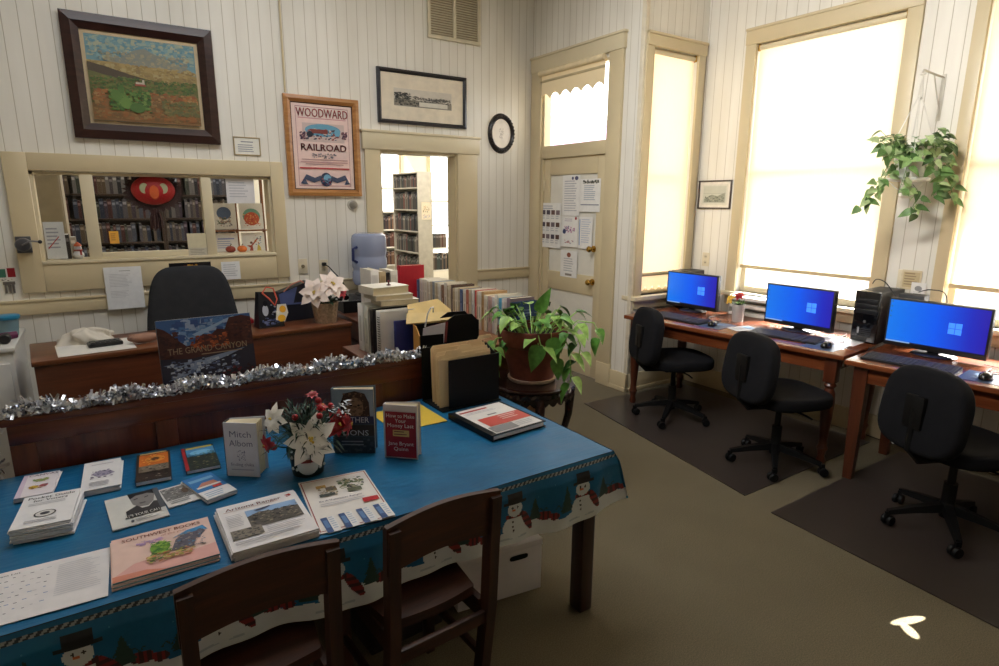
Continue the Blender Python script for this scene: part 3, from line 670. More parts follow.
# double range seen through the doorway: spines towards -x, end panel towards the viewer
RL = (4.07, 9.25, 0)
bookcase('tall bookcase seen end-on through the doorway', RL, -PI/2, .92, .24, 2.03, ZS, SHG)
for k in range(1, 6):
    shelf_books(RL, -PI/2, .03, .89, ZS[k], 'doorway bookcase shelf %d' % k, 'dark book on the %s shelf of the bookcase through the doorway' % ORD[5-k], 40+k, .27 if k < 5 else .19, [(50,46,50), (84,70,66), (40,46,56), (104,60,56), (120,114,108), (48,54,50)], .024, .04)
picture('bookcase_drawing', 'childs pale drawing pinned to the end of the doorway bookcase', 'drawing', (4.12, 8.328, 1.32), 0, .17, .27, .004, .004, SHG, [('r',0,0,1,1,(238,226,200)), ('d', .1, .4, .8, .4, 26, [(160,130,70), (206,160,90), (120,100,60)], .14, 4), ('d', .1, .05, .8, .25, 20, [(150,160,200), (190,150,160)], .12, 5)])
picture('library_picture', 'small framed picture between the library windows', 'picture', (5.0, 10.598, 2.70), 0, .3, .24, .02, .02, BLKF, [('r',0,0,1,1,(226,222,214)), ('d', .2, .2, .6, .6, 20, [(190,186,180)], .1, 2)])
# low shelving under the library windows
PWH = col((236, 232, 222), .5)
t = bookcase('low white window shelf on the right through the doorway', (4.42, 9.15, 0), 0, 1.3, .3, 1.21, [.1, .42, .80], PWH, False)
DKB = [(70,62,58), (56,58,60), (110,96,84), (84,50,46), (60,72,70)]
shelf_books((4.42, 9.15, 0), 0, .1, .62, .80, 'upper window shelf books', 'dark book on the upper board of the low window shelf', 61, .27, DKB, .024, .04)
shelf_books((4.42, 9.15, 0), 0, .05, 1.2, .42, 'lower window shelf books', 'book on the lower board of the low window shelf', 62, .29, DKB, .026, .042)
picture('window_picture', 'pale picture standing on the low window shelf', 'picture', (5.08, 9.2, .823), 0, .17, .26, .012, .015, col((200,180,140)), [('r',0,0,1,1,(240,226,196)), ('d', .2, .1, .6, .7, 12, [(220,190,150)], .2, 2)])
t = bookcase('low shelf at the left of the doorway view', (3.92, 10.1, 0), 0, .75, .3, 1.42, [.1, .45, .77, 1.08], PWH, True)
for k, z in enumerate((.45, .77, 1.08)):
    shelf_books((3.92, 10.1, 0), 0, .03, .72, z, 'left low shelf books %d' % k, 'reddish brown book on the %s board of the low left shelf' % ('lower', 'middle', 'upper')[k], 71+k, .26, [(92,60,50), (66,46,44), (110,84,66), (50,44,46)], .026, .042)
# ------------------------------------------------------------------ display table in front
TD = wood((38, 20, 12), (66, 36, 22), 2, .35)
t = thing('display_table', 'dark wooden display table in front, covered by a winter tablecloth', 'table', (.49, 1.96, 0))
mb = MB(); mb.box(-1.003, 1.003, -.455, .455, .66, .692, TD, .005); mb.build('tabletop', t)
mb = MB()
for y in (-.41, .385): mb.box(-.92, .92, y, y+.025, .57, .66, TD)
for x in (-.94, .915): mb.box(x, x+.025, -.40, .40, .57, .66, TD)
mb.build('apron', t)
for x in (-.968, .968):
    for y in (-.375, .40):
        mb = MB(); mb.box(x-.031, x+.031, y-.034, y+.034, 0, .66, TD, .006); mb.build('leg', t)
# tablecloth: top + three skirts with a winter print
BLUE = None
def cloth_mat():
    m, nt, b = _new('blue_cloth'); v = coords(nt); n = noise(nt, v, 5, 5, .6); w = noise(nt, coords(nt, (3, 14, 3)), 4, 3)
    nt.links.new(ramp(nt, n, [(.3, lin((14, 86, 128))), (.75, lin((26, 108, 152)))]), b.inputs['Base Color'])
    b.inputs['Roughness'].default_value = .38; b.inputs['Specular IOR Level'].default_value = .35; bump(nt, b, w, .12, .02); return m
BLUE = cloth_mat()
def clo(c): return col(c, .42, 0, .05, 20)
SNW, SNS, HAT, SCF, SCD, TRE, ROP, RPD, MUT = clo((206,212,216)), clo((170,182,192)), clo((26,24,28)), clo((128,30,34)), clo((60,18,24)), clo((26,58,52)), clo((150,150,150)), clo((34,36,48)), clo((60,130,172))
def el(x, y, cx, cy, rx, ry): return ((x-cx)/rx)**2+((y-cy)/ry)**2 < 1
def printed(s, d):
    """printed pattern at s metres along the hem and d metres down from the table edge"""
    if .010 < d < .022: return ROP if ((s+d*1.2) % .018) < .009 else RPD
    p = .30; k = math.floor(s/p); x = s-k*p-.15; h = d
    xs = x+.012*math.sin(k*2.1)
    # snowman: hat, head, scarf, body
    if abs(xs) < .030 and .034 < h < .068: return HAT
    if abs(xs) < .046 and .064 < h < .073: return HAT
    if el(xs, h, -.002, .09, .030, .027):
        if el(xs, h, -.012, .085, .004, .004) or el(xs, h, .008, .085, .004, .004): return HAT
        if -.014 < xs < -.0 and .091 < h < .097: return clo((210,110,60))
        return SNW
    if abs(xs) < .036 and .107 < h < .123: return SCD if int((xs+1)/.012) % 2 else SCF
    if el(xs, h, .035+(h-.115)*.55, .145, .017, .04): return SCD if int(h/.011) % 2 else SCF
    if el(xs, h, 0, .155, .05, .042):
        if el(xs, h, -.012, .135, .004, .004) or el(xs, h, -.01, .152, .004, .004) or el(xs, h, -.008, .168, .004, .004): return HAT
        return SNW
    if .192 < h < .197 and -.06 < xs < .05: return SNS
    # firs
    for cx, ty, wd in ((-.085, .06, .034), (.09, .075, .03)):
        if ty < h < .155 and abs(x-cx) < wd*((h-ty)/(.155-ty))*(.72+.28*((h*40) % 1)): return TRE
    # red sled with green scrolls
    if el(x, h, .128, .150, .03, .016) or el(x, h, -.14, .158, .022, .014): return SCD if int(x/.008) % 2 else SCF
    if .120 < h < .136 and .07 < abs(x) < .135 and math.sin(x*320)*.006+.128-h > -.003 and math.sin(x*320)*.006+.128-h < .003: return TRE
    if h > .160+.010*math.sin(s*21)+.006*math.sin(s*47): return SNW
    q = (s*31.7 % 1, d*31.7 % 1)
    if abs(q[0]-.5) < .05 and abs(q[1]-.5) < .05 and int(s*31.7)*7 % 5 == int(d*31.7) % 5: return MUT
    return BLUE
X0, X1, Y0, Y1, ZT = -.53, 1.505, 1.492, 2.418, .698
mb = MB()
rw = random.Random(2)
mb.surf(lambda u, v: (X0+u*(X1-X0), Y0+v*(Y1-Y0), ZT+.0012*math.sin(u*60+v*9)*math.sin(v*23)), 90, 40, BLUE)
DR = .215
def front(u, v):
    s = X0+u*(X1-X0); d = v*DR
    w = min(1, d/.1)*(.010*math.sin(s*15+.6)+.006*math.sin(s*37)) + .018*min(1, d/.05)
    fl = max(0, (u-.96)/.04)**2*d*.35
    return (s+fl, Y0-w-.004, ZT-d+.0*fl+(.01*math.sin(s*9)*v))
mb.surf(front, 620, 62, lambda u, v: printed(X0+u*(X1-X0), v*DR))
def side(u, v):
    s = Y0+u*(Y1-Y0); d = v*(DR+.10*min(1, max(0, (u-.05)/.25)))
    w = min(1, d/.1)*(.012*math.sin(s*17)) + .016*min(1, d/.05)
    fl = max(0, (.08-u)/.08)**2*d*.45
    return (X1+w+.004+fl*.7, s-fl*.05, ZT-d)
mb.surf(side, 240, 62, lambda u, v: printed(Y0+u*(Y1-Y0)+.1, v*(DR+.10*min(1, max(0, (u-.05)/.25)))) if v*(DR+.10*min(1, max(0, (u-.05)/.25))) < DR-.01 else MUT)
mb.surf(lambda u, v: (X0-.006-.01*v, Y1-u*(Y1-Y0), ZT-v*DR), 30, 10, BLUE)
cl = single(mb, 'tablecloth', 'bright blue plastic tablecloth with printed snowmen along its hem', 'tablecloth', angle=60)

# wooden chairs pushed up to the table
CW = wood((38, 19, 9), (72, 38, 19), 2, .5, 6, .0); CWX = wood((40, 20, 9), (76, 40, 20), 0, .5, 6, .0)
def wooden_chair(label, loc, rz):
    t = thing('wooden_chair', label, 'chair', loc, rz, 'wooden chairs at the display table')
    W = .352; TOP = .792
    def back_y(z): return -.0-.025*max(0, z-.42)/.42
    for x in (-W/2, W/2-.032):
        mb = MB(); sec = [(0, .06), (.42, .0), (.6, back_y(.6)), (TOP-.012, back_y(TOP))]
        vs = []
        for z, y in sec: vs += [(x,y-.02,z),(x+.032,y-.02,z),(x+.032,y+.022,z),(x,y+.022,z)]
        fs = [(3,2,1,0), tuple(range(len(vs)-4, len(vs)))]
        for k in range(len(sec)-1):
            for j in range(4): fs.append((k*4+j, k*4+(j+1)%4, k*4+4+(j+1)%4, k*4+4+j))
        mb.add(vs, fs, CW); mb.build('leg', t)
    for x in (-W/2+.005, W/2-.037):
        mb = MB(); mb.box(x, x+.034, .35, .385, 0, .42, CW, .004); mb.build('leg', t)
    mb = MB()
    def pan(side_):
        def f(u, v):
            z = TOP-.14+v*.14+(.012*math.sin(PI*u) if v > .5 else .014*math.sin(PI*u))
            return (-W/2-.003+u*(W+.006), back_y(z)-.014*math.sin(PI*u)*-1+side_*.009, z)
        return f
    n = 14
    mb.surf(pan(-1), n, 4, CWX); mb.surf(pan(1), n, 4, CWX)
    a, b = pan(-1), pan(1)
    for v in (0, 1): mb.surf(lambda u, w, v=v: tuple(a(u, v)[k]*(1-w)+b(u, v)[k]*w for k in range(3)), n, 1, CWX)
    for u in (0, 1): mb.surf(lambda v, w, u=u: tuple(a(u, v)[k]*(1-w)+b(u, v)[k]*w for k in range(3)), 4, 1, CWX)
    mb.build('backrest', t)
    mb = MB()
    pts = [(-W/2+.034, .055)] + [(-W/2+.04+(W-.08)*i/10, .05-.014*math.sin(PI*i/10)) for i in range(11)] + [(W/2-.034, .055), (W/2+.008, .34), (W/2-.02, .40), (-W/2+.02, .40), (-W/2-.008, .34)]
    mb.prism(pts, .425, .455, CWX); mb.build('seat', t)
    mb = MB(); mb.box(-W/2+.03, W/2-.03, -.005, .013, .355, .395, CWX, .003); mb.build('stretcher', t)
    for x in (-W/2+.008, W/2-.026):
        mb = MB(); mb.box(x, x+.018, .02, .36, .2, .225, CW, .003); mb.build('stretcher', t)
    mb = MB()
    mb.box(-W/2+.03, W/2-.03, .355, .375, .365, .425, CWX, .003); mb.box(-W/2+.02, -W/2+.04, .02, .36, .365, .425, CW); mb.box(W/2-.04, W/2-.02, .02, .36, .365, .425, CW)
    mb.build('seat_rail', t)
wooden_chair('dark wooden slat-back chair in front of the newsletters, the left one', (.226, 1.33, 0), math.radians(1))
wooden_chair('dark wooden slat-back chair beside the white box, the right one', (.70, 1.33, 0), math.radians(3))

# white file box and small box on the floor
t = thing('file_box', 'white cardboard file box with a hand hole under the display table', 'box', (1.40, 1.77, 0), math.radians(-8))
CB = col((222, 218, 222), .7, var=.03)
mb = MB(); mb.box(-.38, 0, 0, .30, 0, .225, CB, .004); mb.build('body', t)
mb = MB(); mb.box(-.383, .003, -.003, .303, .205, .232, CB, .003); mb.build('lid', t)
mb = MB(); mb.T = frame((-.11,-.0042,.175), (1,0,0), (0,0,1)); pts = [(.042*math.copysign(abs(math.cos(a))**.5, math.cos(a)), .012*math.copysign(abs(math.sin(a))**.6, math.sin(a))) for a in [2*PI*i/28 for i in range(28)]]
mb.poly(pts, 0, ink((16,14,16))); mb.build('hand_hole', t)
t = thing('carton', 'small dark carton with a white label on the floor behind the right chair', 'box', (.80, 1.80, 0), math.radians(4))
mb = MB(); mb.box(-.15, .15, 0, .2, 0, .2, col((40, 30, 28), .6), .004); mb.build('body', t)
mb = MB(); mb.box(-.02, .13, -.004, -.001, .06, .17, ink((206,204,204))); mb.box(.03, .05, -.006, -.004, .06, .17, ink((40,36,40))); mb.build('label', t)

# ------------------------------------------------------------------ wooden bench counter behind the table
BW = wood((74, 34, 17), (120, 60, 33), 0, .3); BWV = wood((68, 31, 16), (112, 55, 31), 2, .32)
t = thing('bench_counter', 'long brown wooden counter standing behind the display table', 'counter', (-.32, 2.45, 0))
L = 1.66
mb = MB(); mb.box(-.015, L+.015, -.028, .13, .868, .893, BW, .005); mb.build('countertop', t)
mb = MB(); mb.box(0, L, -.012, .01, .0, .868, BWV); mb.build('front_panel', t)
for z0, z1 in ((.80, .868), (0, .1)):
    mb = MB(); mb.box(0, L, -.022, -.012, z0, z1, BW, .003); mb.build('rail', t)
for x in (0, .42, .83, 1.24, L-.07):
    mb = MB(); mb.box(x, x+.07, -.02, -.012, .1, .80, BWV, .003); mb.build('stile', t)
mb = MB(); mb.box(0, .02, .01, .12, 0, .868, BWV); mb.build('side_panel', t)
mb = MB(); mb.box(L-.02, L, .01, .12, 0, .868, BWV); mb.build('side_panel', t)
mb = MB(); mb.box(.02, L-.02, .0, .12, .45, .47, BW); mb.build('shelf', t)
# silver tinsel garland along the counter top, hanging down at its left end
TIN = col((236, 236, 238), .3, .55, .05); TIN2 = col((200, 202, 208), .14, .95, .05)
path = [(-.372, 2.47, .70), (-.378, 2.465, .77), (-.372, 2.455, .84), (-.35, 2.445, .895)] + [(-.30+.036*i, 2.44+.012*math.sin(i*1.3), .913+.012*math.sin(i*.9)+.006*math.sin(i*2.3)) for i in range(43)]
mb = MB(); q = random.Random(12); P = [Vector(p) for p in path]
mb.tube(path, .004, TIN2, 5)
for a, b in zip(P, P[1:]):
    for k in range(80):
        c = a.lerp(b, q.random()); d = Vector((q.gauss(0,1), q.gauss(0,1), q.gauss(0,1))).normalized(); ln = q.uniform(.016, .042)
        s = Vector((q.gauss(0,1), q.gauss(0,1), q.gauss(0,1))).cross(d).normalized()*q.uniform(.0025, .0062); n = s.cross(d).normalized()*.006
        e = c+d*ln; m_ = c+d*ln*.5+n
        if min(e.z, m_.z) < .897 and c.x > -.335: e.z = max(e.z, .897); m_.z = max(m_.z, .897)
        mb.add([c-s, c+s, m_+s, m_-s, e+s, e-s], [(0,1,2,3),(3,2,4,5)], TIN if q.random() < .6 else TIN2)
single(mb, 'tinsel_garland', 'silver tinsel garland draped along the wooden counter', 'garland', angle=10)

# big canyon book standing on the counter
t = thing('canyon_book', 'large landscape hardback with a canyon river cover standing behind the garland', 'book', (.148, 2.545, .8935), math.radians(2)); t.rotation_euler = (math.radians(-9), 0, math.radians(2))
mb = MB(); mb.box(0, .342, 0, .022, 0, .255, col((60, 66, 84), .35), .001); mb.build('cover', t)
mb = MB(); mb.box(.004, .338, .003, .019, .255, .2555, ink(PAPER)); mb.box(.342, .3425, .003, .019, .003, .252, ink(PAPER)); mb.build('pages', t)
art = [('r',0,0,1,1,(64,98,150)), ('d', .1, .55, .7, .45, 70, [(80,122,176), (58,84,136), (120,150,190), (150,166,196)], .14, 3), ('p', [(.35,.75),(.8,.98),(.82,.97),(.4,.7)], (150,176,206)),
 ('p', [(0,.9),(.07,.86),(.12,.8),(.2,.68),(.28,.58),(.36,.6),(.46,.74),(.55,.72),(.62,.8),(.7,.78),(.76,.96),(.9,.98),(1,.94),(1,0),(0,0)], (74,44,42)),
 ('d', .3, .5, .45, .24, 60, [(150,72,44), (176,92,54), (120,58,44), (90,50,46)], .07, 4), ('d', 0, .4, .22, .42, 40, [(60,38,40), (84,50,46)], .08, 5), ('d', .72, .4, .28, .5, 50, [(84,48,44), (60,38,42), (104,60,50)], .08, 6),
 ('p', [(0,.42),(.3,.38),(.6,.42),(1,.5),(1,0),(0,0)], (46,46,60)), ('p', [(.02,.32),(.34,.34),(.62,.4),(.9,.46),(.7,.36),(.5,.28),(.34,.2),(.2,.1),(.05,.08),(.3,.22)], (130,146,176)),
 ('d', .05, .1, .8, .28, 80, [(150,164,190), (90,102,136), (56,58,76), (180,190,206)], .07, 7), ('d', .6, 0, .4, .2, 30, [(52,34,40), (96,40,48), (40,36,44)], .08, 8),
 ('t', 'THE GRAND CANYON', .5, .47, .095, (150,128,104), 'c', .84), ('r', .42, .425, .44, .014, (150,130,110))]
mb = MB(); mb.T = frame((0,-.001,0), (1,0,0), (0,0,1)); mb.poly([(0,0),(.342,0),(.342,.255),(0,.255)], 0, ink((64,98,150))); mb.art(.342, .255, art); mb.build('dust_jacket', t)

# ------------------------------------------------------------------ wooden office desk and its chair
DW = wood((84, 46, 26), (124, 72, 42), 0, .3); DWF = wood((70, 34, 20), (106, 56, 33), 0, .32)
t = thing('office_desk', 'brown wooden office desk behind the counter', 'desk', (-.355, 3.88, 0), math.radians(4.6))
mb = MB(); mb.box(-.01, 1.79, -.012, .52, .735, .762, DW, .005); mb.build('desktop', t)
mb = MB(); mb.box(0, 1.78, 0, .02, .03, .735, DWF, .002); mb.build('front_panel', t)
for a, b in ((0, .02), (1.76, 1.78)):
    mb = MB(); mb.box(a, b, .02, .51, 0, .735, DWF); mb.build('side_panel', t)
for a in (.02, 1.33):
    mb = MB(); mb.box(a, a+.42, .06, .51, .08, .73, DWF); mb.build('pedestal', t)
    for z in (.1, .31, .52):
        mb = MB(); mb.box(a+.015, a+.405, .51, .525, z, z+.19, DW, .003); d_ = mb.build('drawer', t)
        mb = MB(); mb.T = frame((a+.21, .525, z+.1), (-1,0,0), (0,0,1)); mb.lathe([(.01,0),(.008,.012),(.014,.02),(.002,.024)], BRASS, 12); mb.build('knob', d_)
def star_base(t, R, m, nm='base', h=.07, cas=True):
    mb = MB()
    for k in range(5):
        a = 2*PI*k/5+.3; mb.T = RZ(a); vs = []
        for r_, zz, hw, hh in ((.02, h+.05, .024, .022), (R*.55, h+.03, .02, .016), (R, h+.004, .014, .011)): vs += [(r_,-hw,zz-hh),(r_,hw,zz-hh),(r_,hw*.8,zz+hh),(r_,-hw*.8,zz+hh)]
        fs = [(3,2,1,0),(8,9,10,11)]
        for q_ in range(2):
            for j in range(4): fs.append((q_*4+j, q_*4+(j+1)%4, q_*4+4+(j+1)%4, q_*4+4+j))
        mb.add(vs, fs, m)
    mb.T = Matrix(); mb.lathe([(.03,h),(.034,h+.02),(.034,h+.07),(.026,h+.09)], m, 16); b = mb.build(nm, t)
    for k in range(5):
        a = 2*PI*k/5+.3; mb = MB(); mb.T = TR(R*math.cos(a), R*math.sin(a), .001) @ RZ(a*2.3)
        for y in (-.014, .014):
            T = mb.T; mb.T = T @ frame((.012, y-.009, .027), (1,0,0), (0,0,1)) ; mb.lathe([(.002,-.018),(.024,-.018),(.027,-.012),(.027,-.006),(.024,0),(.002,0)], m, 14); mb.T = T
        mb.box(-.012, .018, -.006, .006, .03, h+.004, m); mb.build('caster', t)
CHF = col((48, 49, 52), .9, var=.1, bmp=.1, spec=.2); CHB = col((26, 26, 28), .5)
t = thing('executive_chair', 'high-backed charcoal desk chair behind the wooden desk', 'chair', (.50, 4.42, 0), math.radians(180))
def cushion(mb, outline, th, bulge, m, crown=.35):
    """outline(a)->(x,z) closed; soft panel of thickness th in the x-z plane, front at +y"""
    n = 40; O = [outline(2*PI*i/n) for i in range(n)]; cx = sum(p[0] for p in O)/n; cz = sum(p[1] for p in O)/n
    rings = [(1, 0), (1.0, .5), (.97, .8), (.9, .95), (.75, 1.0), (.4, 1.0+bulge*.7), (.02, 1.0+bulge)]
    vs = []; fs = []; allr = [(k, -s) for k, s in rings[::-1][:-1]] + [(k, s) for k, s in rings]
    for k, s in allr:
        for p in O: vs.append((cx+(p[0]-cx)*k, s*th/2, cz+(p[1]-cz)*k))
    for j in range(len(allr)-1):
        for i in range(n): fs.append((j*n+i, j*n+(i+1)%n, (j+1)*n+(i+1)%n, (j+1)*n+i))
    fs.append(tuple(range(n))); fs.append(tuple(reversed([(len(allr)-1)*n+i for i in range(n)])))
    mb.add(vs, fs, m)
def sq(a, e): return math.copysign(abs(math.cos(a))**e, math.cos(a)), math.copysign(abs(math.sin(a))**e, math.sin(a))
mb = MB(); mb.T = TR(0,-.09,0) @ RX(math.radians(6))
def ol(a):
    c, s = sq(a, .42); z = .825+.335*s; w = .31-.095*((z-.5)/.68)**1.6 if z > .5 else .285
    return (c*w, z)
cushion(mb, ol, .10, .18, CHF); mb.build('backrest', t, 50)
mb = MB()
mb.T = TR(0,.14,.50) @ RX(PI/2); cushion(mb, lambda a: tuple(k*.25 for k in sq(a, .45)), .10, .15, CHF); mb.build('seat', t, 50)
mb = MB(); mb.box(-.05, .05, -.14, .1, .40, .44, CHB, .005); mb.tube([(0,-.02,.42),(0,-.12,.44),(0,-.15,.6),(0,-.14,.72)], .022, CHB, 8); mb.build('bracket', t)
mb = MB(); mb.lathe([(.03,.12),(.03,.28),(.02,.28),(.02,.44)], CHB, 16); mb.build('column', t)
star_base(t, .29, CHB)

# cabinet at the left edge
t = thing('white_cabinet', 'low white cabinet at the left edge beside the wooden desk', 'cabinet', (-1.04, 4.12, 0))
WC = col((206, 204, 198), .4, var=.03)
mb = MB(); mb.box(0, .585, 0, .6, 0, .78, WC, .006); mb.build('body', t)
mb = MB(); mb.box(-.008, .595, -.012, .61, .78, .805, WC, .005); mb.build('top', t)
mb = MB(); mb.box(.01, .565, -.02, 0, .04, .72, WC, .006); mb.build('door', t)
mb = MB(); mb.box(.02, .035, -.04, -.02, .45, .6, col((140,140,140), .3, .8), .003); mb.build('handle', t)
t = thing('plastic_tub', 'clear plastic tub with a blue lid on the white cabinet', 'tub', (-.50, 4.50, .8055))
mb = MB(); mb.lathe([(.045,0),(.056,.1),(.058,.105),(.05,.1),(.042,.006)], col((120, 150, 160), .25), 24); mb.build('body', t)
mb = MB(); mb.lathe([(.062,.1),(.064,.104),(.064,.118),(.058,.122),(.002,.122)], col((40, 130, 168), .35), 24); mb.build('lid', t)
mb = MB()
for x in (0, .05): mb.T = TR(x, 0, .028) @ RX(-PI/2); mb.lathe([(.022,0),(.028,.01),(.026,.06),(.018,.1),(.018,.11)], col((24,22,26), .4), 16)
mb.T = Matrix(); mb.box(.0, .05, .03, .08, .02, .04, col((24,22,26), .4), .004)
single(mb, 'binoculars', 'black binoculars lying on the white cabinet', 'binoculars', (-.545, 4.22, .8055), 0)
mb = MB(); mb.T = TR(0,0,.022); mb.lathe([(.002,-.05),(.02,-.048),(.022,0),(.02,.05),(.002,.052)], col((96, 30, 70), .5), 16); mb.v = [(v[2]-.022, v[1], v[0]+.022) for v in mb.v]
single(mb, 'marker_roll', 'dark purple roll lying on the white cabinet corner', 'roll', (-.50, 4.36, .8055), .5)

# things on the office desk: local positions on the plane z = .762
ZD = .7625
mb = MB(); mb.poly([(0,0),(.37,0),(.37,.33),(0,.33)], .001, ink((222,218,210))); mb.poly([(0,.33),(.37,.33),(.37,0),(0,0)], .0002, ink((222,218,210))); single(mb, 'blotter_paper', 'large blank white paper on the left of the office desk', 'paper', (-.25, 3.92, ZD), math.radians(5))
t = thing('calculator', 'black desk calculator on the white paper', 'calculator', (-.11, 4.06, ZD+.002), math.radians(8))
mb = MB(); mb.box(0, .17, 0, .09, 0, .022, col((26,26,28), .35), .006); mb.box(.01, .16, .06, .085, .022, .026, col((60,66,62), .2), .001); mb.build('body', t)
mb = MB(); mb.box(.011, .16, .008, .056, .0215, .0228, col((40,40,42), .4))
for i in range(6):
    for j in range(2): mb.box(.012+i*.025, .03+i*.025, .01+j*.024, .027+j*.024, .022, .027, col((56,56,58), .4), .001)
mb.build('keys', t)
mb = MB(); mb.T = TR(0,0,.03); mb.ball((.09,0,0), .03, col((150,112,92), .8, var=.2), 16, (2.6,1.0,1.0)); mb.ball((.03,.01,.004), .022, col((132,98,82), .8, var=.2), 12, (1.4,1,1)); single(mb, 'beanbag_pouch', 'brown soft pouch lying behind the canyon book on the desk', 'pouch', (.08, 4.05, ZD+.002), .2)
def crumpled(name, label, cat, loc, sx, sy, sz, m, seed):
    q = random.Random(seed); ph = [q.uniform(0, 6) for _ in range(8)]
    def f(u, v):
        th, fi = 2*PI*u, PI*v*.5
        k = 1+.16*math.sin(3*th+ph[0]+5*fi)+.10*math.sin(7*th+ph[1])*math.sin(4*fi+ph[2])+.07*math.sin(11*th+ph[3]+9*fi)
        return (sx*k*math.cos(fi)*math.cos(th), sy*k*math.cos(fi)*math.sin(th), max(0, sz*(math.sin(fi)*(1+.2*math.sin(5*th+ph[4])*math.cos(fi)))))
    mb = MB(); mb.surf(f, 64, 18, m); return single(mb, name, label, cat, loc, 0, None, 70)
crumpled('cloth_bundle', 'crumpled cream cloth bundle behind the left of the desk', 'cloth', (-.115, 4.27, ZD), .135, .085, .085, col((206, 198, 184), .9), 5)
mb = MB(); mb.box(0, .14, 0, .1, 0, .03, col((150, 26, 36), .5), .006); single(mb, 'red_case', 'small red case at the back of the desk beside the canyon book', 'case', (.70, 4.33, ZD))
# gift bag
t = thing('gift_bag', 'dark blue penguin-print gift bag with a red ribbon on the desk', 'bag', (.83, 4.12, ZD), math.radians(8))
GB = col((22, 24, 34), .4); GBS = col((74, 86, 130), .45)
mb = MB(); vs = [(0,0,0),(.17,0,0),(.17,.1,0),(0,.1,0),(.015,.02,.24),(.155,.03,.225),(.155,.07,.225),(.015,.07,.24)]
mb.add(vs, [(3,2,1,0),(0,1,5,4),(1,2,6,5),(2,3,7,6),(3,0,4,7)], GB); mb.T = frame((0,-.001,0), (1,0,.0), (0,.09,1)); mb.art(.17, .235, [('d', .1, .05, .8, .25, 18, [(74,86,130), (110,120,160)], .2, 3), ('e', .3, .5, .12, .16, (200,204,214)), ('e', .32, .7, .09, .08, (24,24,32)), ('d', .5, .3, .4, .4, 10, [(190,196,210), (60,70,110)], .14, 5)]); mb.T = Matrix(); mb.build('bag', t)
mb = MB(); mb.tube([(.04,.015,.235),(.07,-.02,.20),(.105,-.025,.15),(.125,-.015,.19),(.115,.015,.26),(.075,.03,.27),(.04,.015,.235)], .005, col((206,84,62), .5), 6); mb.build('ribbon', t)
mb = MB(); mb.T = frame((.10,-.035,.035), (1,0,0), (0,.12,1)); mb.poly([(.0,.02),(.06,0),(.09,.06),(.08,.12),(.02,.12)], 0, ink((226,220,206)))
mb.art(.09, .12, [('e', .6, .72, .25, .2, (232,170,50)), ('e', .45, .22, .3, .2, (236,180,50)), ('e', .2, .55, .12, .12, (240,236,226))]); mb.build('flower_tag', t)
t = thing('gift_bag', 'larger blue-grey gift bag lying behind the poinsettia on the desk', 'bag', (1.00, 4.27, ZD), math.radians(10))
mb = MB(); mb.add([(0,0,0),(.3,0,0),(.3,.14,0),(0,.14,0),(.0,.02,.20),(.24,.02,.27),(.24,.1,.27),(.0,.1,.20)], [(3,2,1,0),(0,1,5,4),(1,2,6,5),(2,3,7,6),(3,0,4,7),(4,5,6,7)], GB)
mb.T = frame((0,-.002,0), (1,0,0), (0,.09,1)); mb.poly([(.0,.12),(.29,.11),(.235,.265),(.005,.195)], 0, GBS); mb.T = Matrix(); mb.build('bag', t)
mb = MB(); mb.tube([(.05,.02,.21),(.1,.0,.26),(.17,.0,.28),(.2,.02,.262)], .005, col((190,120,100), .5), 6); mb.build('handle', t)

# leaves and flowers
def leaf(mb, o, d, up, L, Wd, m, droop=.25, fold=.12, prof=None):
    d = Vector(d).normalized(); up = Vector(up); s = d.cross(up)
    s = s.normalized() if s.length > 1e-4 else d.orthogonal().normalized(); n = s.cross(d)
    prof = prof or [(0,.05),(.06,.38),(.2,.5),(.4,.47),(.65,.3),(.85,.13),(1,.004)]
    vs = []
    for t_, w in prof:
        c = Vector(o)+d*(L*t_)-n*(droop*L*t_*t_)
        vs += [c+s*(w*Wd)+n*(fold*w*Wd*2), c, c-s*(w*Wd)+n*(fold*w*Wd*2)]
    k = len(prof); fs = []
    for j in range(k-1): fs += [(3*j,3*j+3,3*j+4,3*j+1),(3*j+1,3*j+4,3*j+5,3*j+2)]
    mb.add(vs, fs, m)
PET = [(0,.1),(.2,.34),(.45,.5),(.7,.36),(.88,.14),(1,.01)]
def poinsettia(mb, c, n, R, m, mc, q, k=7):
    c = Vector(c); n = Vector(n).normalized(); a = n.orthogonal().normalized(); b = n.cross(a)
    for ring, (cnt, sc, lift) in enumerate(((k, 1, .12), (k-2, .62, .5))):
        for i in range(cnt):
            t_ = 2*PI*(i+.5*ring)/cnt+q.uniform(-.12, .12); d = a*math.cos(t_)+b*math.sin(t_)+n*lift
            leaf(mb, c+n*.004*ring, d, n, R*sc*q.uniform(.85, 1.1), R*sc*.62, m, .22, .08, PET)
    for i in range(7):
        t_ = q.uniform(0, 6.3); r_ = q.uniform(0, R*.11); mb.ball(c+n*(.012+R*.08)+a*(r_*math.cos(t_))+b*(r_*math.sin(t_)), R*.055, mc, 6)
WPET = col((240, 238, 234), .5, var=.05); PPET = col((236, 218, 206), .5, var=.06); RPET = col((158, 20, 28), .45, var=.15); YEL = col((206, 176, 70), .5); PNK = col((220, 70, 90), .5)
NEE = col((24, 48, 32), .6, var=.3); NEE2 = col((50, 78, 54), .6, var=.3); LEAFD = col((30, 60, 36), .5, var=.25)
q = random.Random(21)
t = thing('foil_basket_poinsettia', 'pale pink poinsettia in a wrapped foil pot on the right of the desk', 'plant', (1.275, 4.12, ZD))
FOIL = col((196, 176, 150), .3, .7, .25, 60, bmp=.5)
